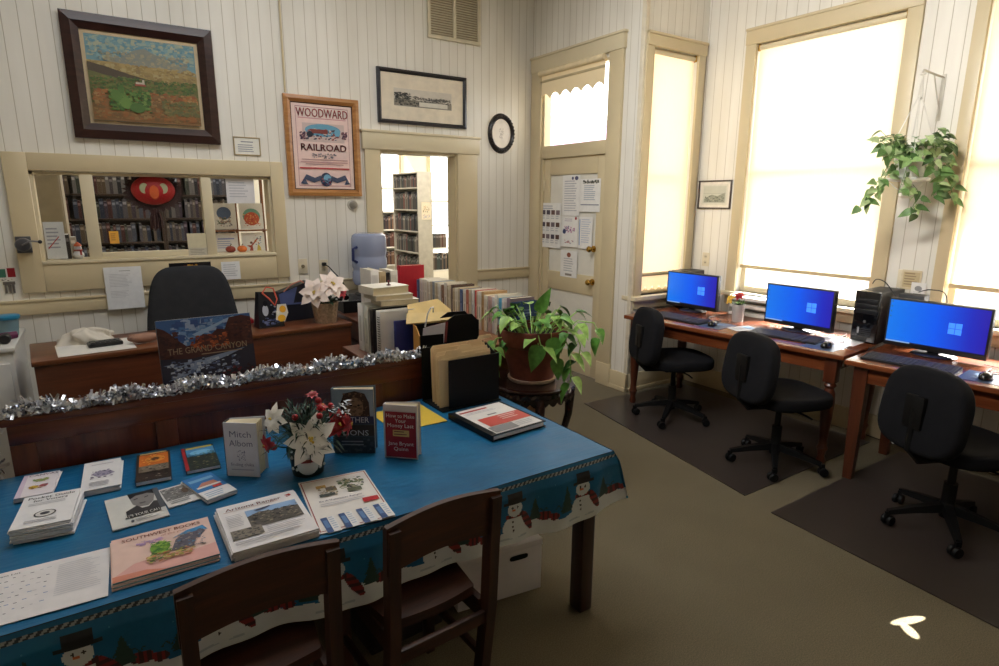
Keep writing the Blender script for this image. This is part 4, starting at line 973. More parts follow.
mb = MB(); mb.surf(lambda u, v: ((.072+.018*v+.004*math.sin(u*2*PI*14)*v)*math.cos(2*PI*u), (.072+.018*v+.004*math.sin(u*2*PI*14)*v)*math.sin(2*PI*u), .145*v), 84, 8, FOIL)
mb.lathe([(.002,.001),(.07,.001)], FOIL, 24); mb.lathe([(.002,.125),(.085,.126)], col((40,34,28), .9), 24); mb.build('pot_wrap', t)
mb = MB()
for c, n, R in (((-.085,-.05,.225), (-.4,-.9,.35), .115), ((.045,-.04,.265), (.1,-.85,.6), .115)): poinsettia(mb, c, n, R, PPET, YEL, q)
mb.build('flower', t)
mb = MB(); poinsettia(mb, (.115,-.02,.215), (.6,-.7,.3), .07, PNK, YEL, q, 5); mb.build('flower', t)
mb = MB()
for i in range(16): a = q.uniform(0, 6.3); leaf(mb, (.03*math.cos(a), .03*math.sin(a), .15), (math.cos(a), math.sin(a), q.uniform(.1,.8)), (0,0,1), q.uniform(.08,.12), .05, LEAFD)
for x, z in ((-.08, .22), (.04, .26), (.11, .21)): mb.tube([(0,0,.12),(x*.5,-.01,z*.7),(x,-.03,z)], .004, LEAFD, 6)
mb.build('foliage', t)
# printer table dark things between desk and bookcase
t = thing('black_telephone', 'black telephone beside the water bottle behind the desk', 'telephone', (1.49, 4.36, .7635), math.radians(-3))
BLKP = col((11, 11, 12), .5, spec=.25)
mb = MB(); mb.prism([(0,0),(.2,0),(.2,.06),(0,.09)], 0, .2, BLKP); mb.v = [(v[2], v[0], v[1]) for v in mb.v]; mb.build('base', t)
mb = MB(); mb.tube([(.03,.02,.115),(.03,.05,.13),(.03,.15,.115),(.03,.19,.085)], [.022,.016,.016,.022], BLKP, 10); mb.build('handset', t)
mb = MB()
for i in range(3):
    for j in range(4): mb.box(.09+i*.03, .11+i*.03, .04+j*.03, .058+j*.03, .075-j*.008, .088-j*.008, col((70,70,72), .4), .001)
mb.build('keypad', t)
# printer stand (wooden) carrying the phone
SW = wood((74, 40, 26), (110, 62, 40), 1, .35)
t = thing('side_cabinet', 'brown open wooden side cabinet between the desk and the water bottle', 'cabinet', (1.47, 3.98, 0))
for z in (.05, .40, .60, .738):
    mb = MB(); mb.box(0, .37, 0, .58, z, z+.025, SW, .003); mb.build('shelf', t)
for a, b in ((0, .02), (.35, .37)):
    mb = MB(); mb.box(a, b, .02, .56, 0, .738, SW); mb.build('side_panel', t)
mb = MB(); mb.box(0, .2, 0, .04, 0, .14, col((140, 26, 32), .5), .002); single(mb, 'red_binder', 'red binder inside the open wooden side cabinet', 'binder', (1.5, 4.0, .4255))
# water bottle on a dispenser
t = thing('water_dispenser', 'dark water dispenser standing left of the doorway', 'water dispenser', (1.862, 4.745, 0))
mb = MB(); mb.box(-.15, .15, -.15, .14, 0, .83, col((46, 46, 50), .4), .012); mb.build('body', t)
mb = MB(); mb.lathe([(.13,.83),(.13,.845),(.07,.86),(.05,.86)], col((60,60,64), .4), 24); mb.build('collar', t)
for x, c in ((-.05, (60,90,160)), (.05, (170,60,50))):
    mb = MB(); mb.box(x-.012, x+.012, -.185, -.15, .72, .745, col(c, .4), .003); mb.build('tap', t)
JUG = None
def jug_mat():
    m, nt, b = _new('blue_plastic'); b.inputs['Base Color'].default_value = lin((186, 196, 222)); b.inputs['Roughness'].default_value = .12
    b.inputs['Transmission Weight'].default_value = .45; b.inputs['IOR'].default_value = 1.2; return m
t = thing('water_bottle', 'clear blue water bottle upside down on the dispenser', 'bottle', (1.862, 4.745, .8615))
JM = jug_mat()
mb = MB(); mb.lathe([(.03,.0),(.035,.02),(.07,.035),(.13,.06),(.142,.09),(.142,.16),(.135,.175),(.135,.19),(.142,.205),(.142,.27),(.135,.285),(.135,.30),(.142,.315),(.142,.43),(.135,.46),(.11,.478),(.04,.474),(.002,.474)], JM, 32); mb.build('body', t)
mb = MB(); mb.tube([(-.128,-.06,.37),(-.165,-.075,.36),(-.168,-.075,.27),(-.13,-.06,.25)], .012, col((28, 42, 96), .3), 8); mb.build('handle', t)
# ------------------------------------------------------------------ printed matter on the table: rows of (corner, angle, size)
ZC = .7005
def lie(x, y, z, a): return frame((x, y, z), (math.cos(a), math.sin(a), 0), (-math.sin(a), math.cos(a), 0))
def flat(name, label, cat, bl, br, H, th, art, c=PAPER, z=ZC, group=None, side_=None, parts=False):
    """sheet or booklet lying with its lower edge from bl to br"""
    a = math.atan2(br[1]-bl[1], br[0]-bl[0]); W = math.hypot(br[0]-bl[0], br[1]-bl[1])
    mb = MB(); mb.box(0, W, 0, H, 0, th, side_ or ink(c), 0 if th < .004 else .0008); mb.T = TR(0,0,th+.0004); mb.poly([(0,0),(W,0),(W,H),(0,H)], 0, ink(c)); mb.art(W, H, art)
    return single(mb, name, label, cat, (bl[0], bl[1], z), a, group)
def pile(name, cat, bl, br, H, n, th, art, c, top_label, rest_label, group, seed, side_=None, jit=.0025):
    q = random.Random(seed); z = ZC
    for k in range(n):
        j = 0 if k == n-1 else jit; dx, dy = q.uniform(-j, j), q.uniform(-j, j); da = q.uniform(-j, j)*1.4
        a2 = (br[0]+dx, br[1]+dy+da)
        flat(name, top_label if k == n-1 else rest_label, cat, (bl[0]+dx, bl[1]+dy), a2, H, th, art if k == n-1 else [], c, z, group, side_); z += th+.0007
    return z
TXT = (70, 68, 74); LG = (184, 182, 186)
pile('leaflet', 'leaflets', (-.30, 2.185), (-.205, 2.178), .175, 4, .003, [('p', [(0,0),(.16,0),(.12,1),(0,1)], (206,190,206)), ('t', 'CANVAS', .56, .88, .075, (110,80,100), 'c', .8, 1), ('e', .55, .66, .2, .05, (150,160,110)), ('d', .3, .58, .5, .16, 16, [(120,150,80), (160,150,90)], .16, 2), ('e', .42, .36, .13, .07, (214,180,70)), ('e', .68, .38, .12, .06, (190,90,80)), ('d', .25, .26, .6, .2, 16, [(120,80,110), (170,130,60)], .12, 3)], (226,218,222),
     'white leaflet with green and yellow drawings, top of the far left corner pile', 'white leaflet lower in the pile at the far left corner of the table', 'leaflet pile', 1)
pile('voter_guide', 'booklet', (-.283, 1.900), (-.148, 1.887), .205, 9, .0042, [('t', 'Pocket Guide', .5, .87, .075, (60,60,66), 'c', .82, 1), ('t', 'for Voters', .5, .77, .065, (60,60,66), 'c', .6, 1), ('l', .14, .7, .7, 2, .045, LG), ('e', .5, .34, .19, .105, (64,62,66)), ('e', .5, .34, .16, .088, (214,210,206)), ('e', .5, .34, .085, .045, (70,68,72)), ('l', .2, .16, .6, 2, .05, LG)], (226,224,224),
     'white voter guide with a round seal, topmost of the tall pile', 'white voter guide lower in the tall pile left on the table', 'voter guide pile', 2, None, .004)
pile('white_booklet', 'booklet', (-.133, 2.121), (-.028, 2.117), .235, 5, .003, [('r', .2, .86, .6, .025, (180,176,184)), ('p', [(.25,.5),(.4,.62),(.7,.6),(.85,.48),(.7,.42),(.4,.4)], (164,156,176)), ('d', .18, .34, .64, .3, 34, [(120,112,140), (170,164,184), (90,84,110)], .12, 4), ('l', .2, .22, .6, 4, .045, LG)], (224,222,222),
     'white booklet with a mauve sketch, top of the pile beside the orange book', 'white booklet lower in the pile beside the orange book', 'white booklet pile', 3)
def softbook(label, bl, br, H, th, c, spine, art):
    a = math.atan2(br[1]-bl[1], br[0]-bl[0]); W = math.hypot(br[0]-bl[0], br[1]-bl[1])
    t = thing('paperback', label, 'book', (bl[0], bl[1], ZC), a)
    mb = MB(); mb.box(.002, W-.002, .002, H-.002, .001, th-.001, ink(PAPER)); mb.build('pages', t)
    mb = MB(); m = ink(c); mb.box(0, W, 0, H, 0, .001, m); mb.box(0, W, 0, H, th-.001, th, m); mb.box(0, .0012, 0, H, .001, th-.001, ink(spine)); mb.T = TR(0,0,th+.0004)
    if spine != c: mb.poly([(0,0),(.1*W,0),(.1*W,H),(0,H)], 0, ink(spine))
    mb.T = TR(0,0,th+.0006); mb.art(W, H, art); mb.build('cover', t); return t
softbook('dark paperback with an orange flower glow on its cover', (.012, 2.111), (.114, 2.104), .24, .014, (54, 44, 38), (54,44,38), [('r',.08,.52,.86,.42,(196,104,40)), ('e', .55, .74, .3, .12, (214,140,60)), ('e', .55, .74, .14, .06, (90,60,40)), ('d', .08, .5, .86, .46, 40, [(206,120,50), (150,76,36), (224,160,80)], .12, 1), ('r', .08, .28, .86, .22, (120,108,92)), ('d', .08, .05, .86, .44, 40, [(64,52,44), (96,80,66), (150,140,124), (40,34,30)], .14, 2), ('r', .1, .93, .8, .04, (200,170,110))])
softbook('paperback with a red spine and a blue lake cover', (.159, 2.118), (.264, 2.115), .215, .012, (44, 52, 48), (150, 36, 40), [('r',.12,.56,.86,.34,(70,130,176)), ('e', .55, .7, .33, .1, (110,170,206)), ('r', .14, .88, .8, .08, (176,160,80)), ('d', .12, .5, .86, .2, 30, [(60,100,110), (90,120,90), (44,80,90)], .12, 3), ('d', .12, .05, .86, .46, 50, [(70,76,56), (110,104,70), (44,50,40), (140,130,96)], .13, 4)])
# face card: built as a grey portrait print
flat('picture_card', 'grey postcard with a black and white portrait near the paperbacks', 'card', (-.057, 1.838), (.084, 1.849), .212, .003, [('r', 0, 0, 1, 1, (206,204,198)), ('p', [(.42,1),(.46,.62),(.55,.5),(.72,.48),(.84,.6),(.9,.8),(.9,1)], (130,126,124)), ('p', [(.42,1),(.44,.82),(.56,.9),(.78,.9),(.9,.84),(.9,1)], (36,34,36)), ('p', [(.3,.44),(.52,.56),(.6,.44),(.72,.44),(.84,.58),(1,.52),(1,.3),(.3,.3)], (52,50,52)),
   ('p', [(.5,.78),(.58,.8),(.58,.77),(.5,.75)], (60,58,58)), ('p', [(.7,.78),(.78,.8),(.78,.77),(.7,.75)], (60,58,58)), ('p', [(.57,.62),(.7,.62),(.68,.58),(.59,.58)], (84,80,80)), ('r', .9, .3, .1, .7, (84,86,92)), ('p', [(.3,.3),(.9,.3),(.9,.2),(.25,.2)], (40,40,42)), ('t', "IT'S YOUR CALL", .28, .215, .085, (236,234,230), 'l', .62, 1), ('e', .36, .09, .03, .04, TXT), ('l', .42, .11, .4, 2, .05, (150,148,148))], (206,204,198))
flat('picture_card', 'small postcard with a grey street photograph beside the blue pamphlet', 'card', (.086, 1.896), (.179, 1.909), .142, .003, [('r', 0, 0, 1, 1, (220,218,214)), ('r', .05, .3, .9, .64, (120,118,116)), ('d', .05, .3, .9, .64, 50, [(70,68,70), (150,148,144), (200,196,190), (100,92,84)], .14, 5), ('e', .7, .62, .1, .14, (96,78,66)), ('l', .1, .2, .6, 2, .09, (150,148,148))])
pile('pamphlet', 'pamphlet', (.186, 1.862), (.274, 1.886), .19, 3, .004, [('r', 0, .34, 1, .66, (58,120,178)), ('r', .1, .76, .8, .1, (120,170,206)), ('p', [(.15,.52),(.4,.66),(.8,.66),(.85,.5)], (190,130,110)), ('r', .1, .46, .8, .06, (226,222,216)), ('r', .55, .36, .3, .08, (196,70,60)), ('r', 0, 0, 1, .3, (224,222,222)), ('l', .1, .2, .7, 3, .07, (150,170,196))], (224,222,222),
     'blue and white pamphlet, top of the little pile beside the standing white book', 'pamphlet lower in the little pile beside the standing white book', 'pamphlet pile', 5)
q = random.Random(8)
cal = [('t', 'Program List', .34, .9, .03, (90,88,96), 'l', .22, 1), ('l', .72, .86, .24, 16, .04, (206,204,208))]
for i in range(9):
    for j in range(6): cal.append(('r', .33+.042*i+q.uniform(-.01,.01), .12+.12*j+.05*q.random(), .012+.012*q.random(), .012, q.choice([(90,88,100), (150,150,170), (190,186,190), (60,60,70), (120,140,180)])))
flat('calendar_sheet', 'large white calendar sheet at the near left of the table', 'paper', (-.46, 1.535), (-.074, 1.519), .232, .0012, cal, (226,222,222))
for k in range(4):
    z = ZC+k*.0042
    flat('catalogue', 'pink Southwest books catalogue with a painted cactus and rocks, topmost' if k == 3 else 'catalogue lower in the pile under the pink cactus cover', 'catalogue', (-.066+.003*(k % 2), 1.531+.002*k), (.166+.003*(k % 2), 1.529+.002*k), .216, .0036, [] if k < 3 else
     [('r', 0,0,1,1,(222,190,178)), ('p', [(0,.1),(.2,.3),(.5,.34),(.8,.26),(1,.3),(1,0),(0,0)], (216,164,156)), ('p', [(0,0),(0,.12),(.3,.1),(.5,0)], (206,132,110)), ('t', 'SOUTHWEST BOOKS', .5, .86, .075, (150,84,70), 'c', .8, 1), ('t', 'of the year', .62, .785, .05, (170,110,90), 'c', .26), ('d', .22, .66, .3, .12, 20, [(190,150,190), (170,140,180)], .07, 3),
      ('p', [(.56,.36),(.62,.6),(.72,.7),(.8,.74),(.9,.74),(.93,.64),(.88,.56),(.82,.5),(.78,.34),(.7,.3)], (96,92,104)), ('p', [(.6,.66),(.74,.76),(.92,.8),(.96,.66),(.9,.7),(.76,.68)], (70,140,190)), ('d', .58, .3, .34, .42, 50, [(120,116,124), (70,66,80), (150,140,136), (84,120,150)], .06, 4),
      ('e', .46, .5, .1, .13, (120,160,60)), ('d', .36, .34, .22, .32, 50, [(90,140,50), (150,184,76), (60,110,50)], .06, 5), ('d', .3, .16, .5, .2, 60, [(206,190,110), (150,140,70), (90,110,60), (190,120,80)], .07, 6)], (222,190,178), z, 'pink catalogue pile', ink((130,170,180)) if k % 2 else None)
for k in range(6):
    z = ZC+k*.0043; q = random.Random(k)
    flat('newsletter', 'white ranger newsletter with a photograph of people on rocks, top of its stack' if k == 5 else 'newsletter lower in the stack with the rock photograph', 'newsletter', (.195+q.uniform(-.006,.004)*(k < 5), 1.503), (.414, 1.502+q.uniform(-.004,.004)*(k < 5)), .265, .0038, [] if k < 5 else
     [('t', 'Arizona Ranger', .44, .86, .06, (124,44,40), 'c', .7, 1), ('d', .84, .86, .1, .07, 10, [(190,70,40), (170,50,40)], .06, 2), ('l', .06, .83, .8, 1, .03, (206,180,170)), ('r', .3, .36, .64, .4, (96,90,84)), ('p', [(.3,.76),(.94,.76),(.94,.62),(.6,.64),(.46,.68),(.3,.62)], (140,170,206)), ('d', .3, .36, .64, .3, 110, [(70,66,62), (110,102,90), (150,140,120), (44,42,44), (90,84,76)], .07, 3), ('p', [(.4,.72),(.6,.75),(.62,.73),(.44,.69)], (50,60,84)),
      ('r', .05, .2, .36, .18, (130,122,110)), ('d', .05, .2, .36, .18, 40, [(90,86,80), (150,140,126), (60,60,60)], .06, 4), ('l', .06, .7, .2, 8, .035, LG), ('l', .45, .3, .48, 6, .035, LG), ('l', .06, .15, .85, 3, .035, LG)], (224,220,220), z, 'newsletter stack')
flat('volunteer_flyer', 'white flyer with a red border and animal photographs', 'flyer', (.415, 1.512), (.632, 1.488), .343, .0012, [('r', .02, .02, .96, .96, (150,60,58)), ('r', .035, .03, .93, .94, (224,218,212)), ('d', .5, .68, .42, .22, 50, [(70,90,60), (110,120,80), (60,60,60), (150,140,110)], .1, 1), ('r', .2, .78, .14, .06, (190,150,80)), ('r', .32, .7, .15, .08, (110,100,90)), ('d', .2, .58, .28, .22, 30, [(130,110,80), (90,100,80), (170,150,110)], .07, 3), ('r', .2, .6, .22, .05, (80,84,80)), ('r', .6, .6, .2, .07, (96,100,80)),
   ('t', 'Be A Volunteer Ranger', .16, .5, .03, (90,86,110), 'l', .6), ('l', .16, .45, .7, 2, .03, LG), ('r', .72, .34, .22, .08, (176,40,46))], (224,218,212), ZC)
for k in range(4):
    flat('bookmark', 'blue and white bookmark, %s from the left in the row on the flyer' % ORD[k], 'bookmark', (.437+.052*k, 1.500-.003*k), (.476+.052*k, 1.498-.003*k), .088, .001, [('r', 0, 0, .46, 1, (60,84,130)), ('r', .5, 0, .5, 1, (226,224,222)), ('l', .56, .9, .36, 6, .14, (170,180,200)), ('r', .08, .3, .3, .5, (96,130,176))], (226,224,222), ZC+.0022+.0005*k, 'bookmark row')
flat('yellow_paper', 'yellow sheet of paper near the black file holder', 'paper', (.90, 2.09), (1.135, 2.092), .26, .0012, [('r', .0, 0, .3, .5, (206,150,110)), ('r', .0, .1, .2, .25, (150,170,150))], (216,184,70))
# ring binder lying on the right
t = thing('ring_binder', 'black binder with a white and red printed cover lying on the table', 'binder', (1.175, 1.80, ZC), math.radians(4))
mb = MB(); mb.box(0, .27, 0, .31, 0, .003, BLKP, 0); mb.box(0, .27, 0, .31, .021, .024, BLKP, 0); mb.box(-.004, .002, 0, .31, 0, .024, BLKP); mb.build('cover', t)
mb = MB(); mb.box(.004, .262, .006, .304, .003, .021, ink((232,230,228))); mb.build('pages', t)
mb = MB(); mb.T = TR(.022,.008,.0246); mb.poly([(0,0),(.235,0),(.235,.292),(0,.292)], 0, ink((226,222,216))); mb.art(.235, .292, [('r', .02, .88, .6, .05, (170,60,56)), ('l', .06, .82, .7, 2, .04, LG), ('r', .4, .62, .2, .04, (120,116,116)), ('r', .1, .24, .9, .32, (196,84,72)), ('l', .5, .5, .4, 3, .06, (224,190,180)), ('r', .02, .02, .5, .2, (136,134,134)), ('l', .55, .16, .4, 3, .05, LG)]); mb.build('cover_sheet', t)
# books standing on the table
def standing(label, loc, rz, W, H, T, c, front, spine=None, open_=0, pagesc=(226,214,184)):
    """book standing on its tail, front cover towards -y, spine at x=0"""
    t = thing('hardback_book', label, 'book', loc, rz)
    m = ink(c); mb = MB()
    mb.box(0, W, 0, .003, 0, H, m); mb.box(-.002, .002, 0, T, 0, H, ink(spine or c))
    v = [(0,T-.003,0),(W*math.cos(open_),T-.003+W*math.sin(open_),0),(W*math.cos(open_),T+W*math.sin(open_),0),(0,T,0)]
    mb.add(v+[(a,b,H) for a,b,_ in v], [(3,2,1,0),(4,5,6,7),(0,1,5,4),(1,2,6,5),(2,3,7,6),(3,0,4,7)], m); mb.build('cover', t)
    n = 5
    mb = MB()
    for k in range(n):
        a0 = open_*k/n*.9; y0 = .004+(T-.008)*k/n; y1 = .004+(T-.008)*(k+1)/n-.0005; w = W-.006
        v = [(.004,y0,.003),(w*math.cos(a0),y0+w*math.sin(a0),.003),(w*math.cos(a0),y1+w*math.sin(a0),.003),(.004,y1,.003)]
        mb.add(v+[(a,b,H-.003) for a,b,_ in v], [(3,2,1,0),(4,5,6,7),(0,1,5,4),(1,2,6,5),(2,3,7,6),(3,0,4,7)], ink(pagesc))
    mb.build('pages', t)
    mb = MB(); mb.T = frame((.001,-.0008,.001), (1,0,0), (0,0,1)); mb.poly([(0,0),(W-.002,0),(W-.002,H-.002),(0,H-.002)], 0, m); mb.art(W-.002, H-.002, front); mb.build('dust_jacket', t)
    return t
standing('white hardback novel standing open left of the poinsettia', (.272, 2.038, ZC), math.radians(-38), .112, .188, .042, (216, 216, 226), [('t', 'Mitch', .5, .74, .115, (110,112,140), 'c', .66), ('t', 'Albom', .5, .57, .115, (110,112,140), 'c', .72), ('d', .34, .3, .3, .2, 26, [(120,122,150), (150,152,176)], .07, 4), ('t', 'finding chika', .5, .2, .06, (124,120,150), 'c', .72), ('l', .16, .12, .7, 1, .05, (176,176,196))], (40,34,38), math.radians(16))
standing('dark hardback with a lion head and grey bands standing at the back', (.632, 2.03, ZC), math.radians(-34), .15, .242, .028, (96, 110, 124), [('r', 0,0,1,1,(70,78,88)), ('r', 0, .55, 1, .45, (150,166,184)), ('p', [(.22,.5),(.2,.78),(.3,.94),(.56,.98),(.8,.94),(.9,.8),(.92,.5)], (70,50,40)), ('e', .56, .72, .2, .16, (150,116,92)), ('e', .55, .64, .1, .07, (150,116,92)), ('d', .24, .5, .66, .46, 60, [(108,82,64), (132,100,78), (86,66,54)], .1, 2), ('e', .47, .76, .03, .015, (30,22,20)), ('e', .65, .76, .03, .015, (30,22,20)),
    ('r', .1, .47, .9, .12, (52,56,84)), ('t', 'FATHER', .56, .49, .085, (206,206,214), 'c', .66), ('r', .1, .28, .9, .17, (60,50,46)), ('t', 'OF', .3, .37, .05, (196,190,186), 'c'), ('t', 'LIONS', .56, .285, .085, (206,206,214), 'c', .62), ('r', 0, 0, 1, .26, (56,62,70)), ('d', 0, 0, 1, .26, 30, [(72,80,88), (46,52,60), (90,98,104)], .12, 3), ('l', .2, .18, .6, 2, .05, (150,156,164))], None, math.radians(9))
standing('red and white money advice book standing right of the lion book', (.772, 1.892, ZC), math.radians(-43), .122, .20, .024, (206, 196, 196), [('r', 0, .9, 1, .1, (216,206,204)), ('r', .03, .02, .94, .86, (150,30,44)), ('t', 'How to Make', .5, .77, .07, (236,226,220), 'c', .86), ('t', 'Your', .5, .68, .07, (236,226,220), 'c', .34), ('t', 'Money Last', .5, .59, .07, (236,226,220), 'c', .8), ('r', .26, .42, .5, .12, (206,176,110)), ('l', .3, .5, .42, 2, .05, (120,60,50)), ('t', 'Jane Bryant', .5, .25, .07, (236,226,220), 'c', .78), ('t', 'Quinn', .5, .15, .07, (236,226,220), 'c', .44)], None, math.radians(12))

# poinsettia arrangement on the table
q = random.Random(5)
t = thing('christmas_arrangement', 'white and red poinsettia arrangement in a dark green snowman pot on the table', 'plant', (.507, 1.925, ZC))
GRP = col((24, 44, 34), .45)
mb = MB(); mb.lathe([(.002,.001),(.05,.001),(.058,.06),(.064,.118),(.06,.12),(.002,.112)], GRP, 28); mb.build('pot', t)
mb = MB(); fx, fy = .30, -.955   # direction to the viewer
c = Vector((.02, -.0, 0))
va = Vector((-.25, -.97, 0)).normalized(); ra = Vector((.97, -.25, 0))
def on_pot(z, off=0, side_=0): 
    r_ = .05+.0117*z/.1; return Vector((0,0,z))+(va*math.cos(side_)+ra*math.sin(side_))*(r_+off)
mb.T = Matrix(); 
mb.T = frame(on_pot(.045, -.004), ra, (0,0,1)); mb.lathe([(.034,0),(.032,.006),(.024,.012),(.002,.016)], SNW, 20); mb.T = frame(on_pot(.082, -.003), ra, (0,0,1)); mb.lathe([(.022,0),(.02,.006),(.014,.011),(.002,.014)], SNW, 18)
mb.build('snowman_relief', t)
mb = MB(); p = on_pot(.068, .013)
mb.tube([p-ra*.02, p+va*.004, p+ra*.02], .006, SCF, 8); mb.ball(on_pot(.095, .012), .006, SCF, 8); mb.build('scarf', t)
mb = MB()
for s_ in (-1.1, -.75, .7, 1.15):
    for z in (.03, .07, .095): mb.ball(on_pot(z, .0005, s_+z*2), .006, SNW, 6)
o = mb.build('snow_dots', t); o['kind'] = 'stuff'
mb = MB()
for i in range(900):
    a = q.uniform(0, 2*PI); e = q.uniform(-.1, 1.2); d = Vector((math.cos(a)*math.cos(e), math.sin(a)*math.cos(e), math.sin(e)))
    b = Vector((0,0,.12))+d*q.uniform(.01, .115); leaf(mb, b, (d+Vector((q.gauss(0,.4), q.gauss(0,.4), q.gauss(0,.4)))), (0,0,1), q.uniform(.028,.052), .006, NEE if q.random() < .7 else NEE2)
for i in range(9):
    a = 2*PI*i/9; d = Vector((math.cos(a), math.sin(a), .9)); mb.tube([(0,0,.1), tuple(Vector((0,0,.11))+d*.06), tuple(Vector((0,0,.12))+d*.1)], .003, NEE, 5)
mb.build('greenery', t)
def at(r_, f, z): return Vector((0,0,z))+ra*r_+va*f
for r_, f, z, R, mm, nn in ((.012,.085,.145,.085,WPET,(.1,1,.35)), (-.095,.02,.205,.054,WPET,(-.7,.6,.4)), (.1,.03,.17,.052,RPET,(.6,.8,.2)), (-.12,.05,.135,.032,RPET,(-.7,.7,-.1)), (.055,.03,.235,.022,RPET,(.3,.5,.8)), (.03,-.03,.262,.024,RPET,(0,.2,1)), (.135,.015,.16,.042,RPET,(1,.4,.1)), (.0,.045,.105,.04,RPET,(0,1,-.3))):
    mb = MB(); n_ = ra*nn[0]+va*nn[1]+Vector((0,0,nn[2])); poinsettia(mb, at(r_, f, z), n_, R, mm, YEL, q); mb.tube([(0,0,.1), tuple(at(r_*.6, f*.6, z*.8)), tuple(at(r_, f, z))], .002, NEE, 5); o = mb.build('flower', t); o['label'] = 'white poinsettia flower' if mm is WPET else 'red poinsettia flower'
for r_, f, z in ((.05,.04,.235), (.085,.0,.225), (.045,.02,.255), (-.03,.05,.215), (-.1,.045,.12), (.045,.06,.215)):
    mb = MB(); mb.ball(at(r_, f, z), .011, col((160, 20, 28), .3), 10); mb.build('berry', t)
mb = MB()
for i in range(40):
    a, b = q.uniform(-.035,.035), q.uniform(-.02,.03); p = at(.11+a, .02, .205+b+a*.4); leaf(mb, p, (q.gauss(0,1), q.gauss(0,1), abs(q.gauss(0,1))), (0,0,1), .018, .008, SNW)
mb.tube([(0,0,.12), tuple(at(.06,.01,.17)), tuple(at(.11,.02,.20))], .002, SNW, 5); mb.build('frosted_sprig', t)

# black file holder with manila folders
t = thing('file_holder', 'black plastic desktop file holder with a low front at the back right of the table', 'file holder', (1.165, 2.19, ZC), math.radians(1))
mb = MB(); mb.box(0, .31, 0, .19, 0, .004, BLKP); mb.build('base', t)
mb = MB(); mb.box(.045, .31, .018, .022, .004, .222, BLKP); mb.build('front_panel', t)
mb = MB(); mb.box(0, .31, .184, .188, .004, .25, BLKP); mb.build('back_panel', t)
mb = MB(); mb.prism([(.018,.004),(.188,.004),(.188,.25),(.12,.25),(.04,.215),(.018,.215)], .306, .31, BLKP); mb.v = [(v[2], v[0], v[1]) for v in mb.v]; mb.build('side_panel', t)
for k in range(4):
    y = .05+.03*k; mb = MB(); c = [(238,214,174), (242,220,182), (234,208,166), (240,216,176)][k]
    x0 = .012+.005*k; tab = .04+.07*k
    pts = [(x0,0),(x0+.275,0),(x0+.275,.235+.008*k),(x0+tab+.085,.235+.008*k),(x0+tab+.075,.252+.008*k),(x0+tab+.01,.252+.008*k),(x0+tab,.235+.008*k),(x0+.012,.235+.008*k),(x0,.22+.008*k)]
    mb.T = frame((0,y,.0045), (1,0,0), (0,.05,1)); mb.prism(pts, -.001, .001, col(c, .7, var=.03)); mb.prism([(x0,0),(x0+.275,0),(x0+.275,.226+.008*k),(x0,.216+.008*k)], .0035, .005, col(c, .7, var=.03)); mb.poly([(x0,0),(x0,.2),(x0+.001,.2),(x0+.001,0)], .0, col(c,.7,var=.03))
    o = single(mb, 'manila_folder', 'manila folder, %s from the front in the black file holder' % ORD[k], 'folder', (1.165, 2.19, ZC), math.radians(1), 'manila folders')

# ------------------------------------------------------------------ plant stand with potted pothos
PS_ = Vector((2.0, 2.66, 0)); DKS = wood((28, 14, 12), (54, 28, 22), 0, .25)
t = thing('plant_stand', 'dark carved round wooden plant stand right of the table', 'plant stand', tuple(PS_))
mb = MB(); mb.lathe([(.002,.575),(.235,.575),(.252,.58),(.262,.59),(.258,.598),(.24,.601),(.236,.60),(.002,.60)], DKS, 48); mb.build('top', t)
mb = MB(); n = 120
def apr(u, v):
    a = 2*PI*u; r_ = .238+.01*math.sin(PI*v); z = .577-.055*v*(1 if v < .9 else 1+.35*abs(math.sin(a*14)))+.004*math.sin(a*28)*math.sin(PI*v)
    return ((r_+.004*math.cos(a*28)*math.sin(PI*v))*math.cos(a), (r_+.004*math.cos(a*28)*math.sin(PI*v))*math.sin(a), z)
mb.surf(apr, 168, 8, DKS); mb.build('carved_apron', t)
for k in range(4):
    a = PI/4+PI/2*k+.35; mb = MB(); pr_ = [(.215,.575),(.232,.50),(.225,.38),(.20,.28),(.185,.18),(.20,.08),(.235,.02),(.25,.0)]
    mb.tube([(r_*math.cos(a), r_*math.sin(a), z) for r_, z in pr_], [.026,.028,.023,.019,.017,.017,.021,.014], DKS, 10); mb.build('leg', t)
mb = MB(); mb.lathe([(.002,.2),(.165,.2),(.175,.21),(.165,.22),(.002,.22)], DKS, 32); mb.build('shelf', t)
TER = terracotta()
t = thing('potted_pothos', 'variegated pothos in a big terracotta pot on the plant stand', 'plant', tuple(PS_+Vector((.0,.0,.6015))))
mb = MB(); mb.lathe([(.002,.0),(.132,.0),(.14,.012),(.14,.02)], col((196, 170, 150), .5), 40); mb.build('saucer', t)
mb = MB(); mb.lathe([(.002,.008),(.122,.008),(.128,.03),(.172,.205),(.184,.212),(.192,.222),(.203,.30),(.2,.307),(.188,.306),(.176,.25),(.002,.248)], TER, 48); mb.build('pot', t)
mb = MB(); mb.lathe([(.002,.262),(.178,.262),(.178,.255)], col((44, 34, 26), .95), 32); mb.build('soil', t)
LG1, LG2, LG3 = col((96, 150, 62), .4, var=.35, scale=30), col((150, 190, 96), .4, var=.3, scale=26), col((66, 112, 48), .42, var=.3, scale=24)
PR = Vector((.832, -.555, 0)); PV = Vector((-.555, -.832, 0))     # right and toward the photographer's side
HEART = [(-.06,.20),(0,.40),(.12,.50),(.3,.48),(.5,.38),(.72,.22),(.9,.07),(1,.003)]
def pl(r_, f, z): return PR*r_+PV*f+Vector((0,0,z))
q = random.Random(31); mbs = MB(); mbl = MB()
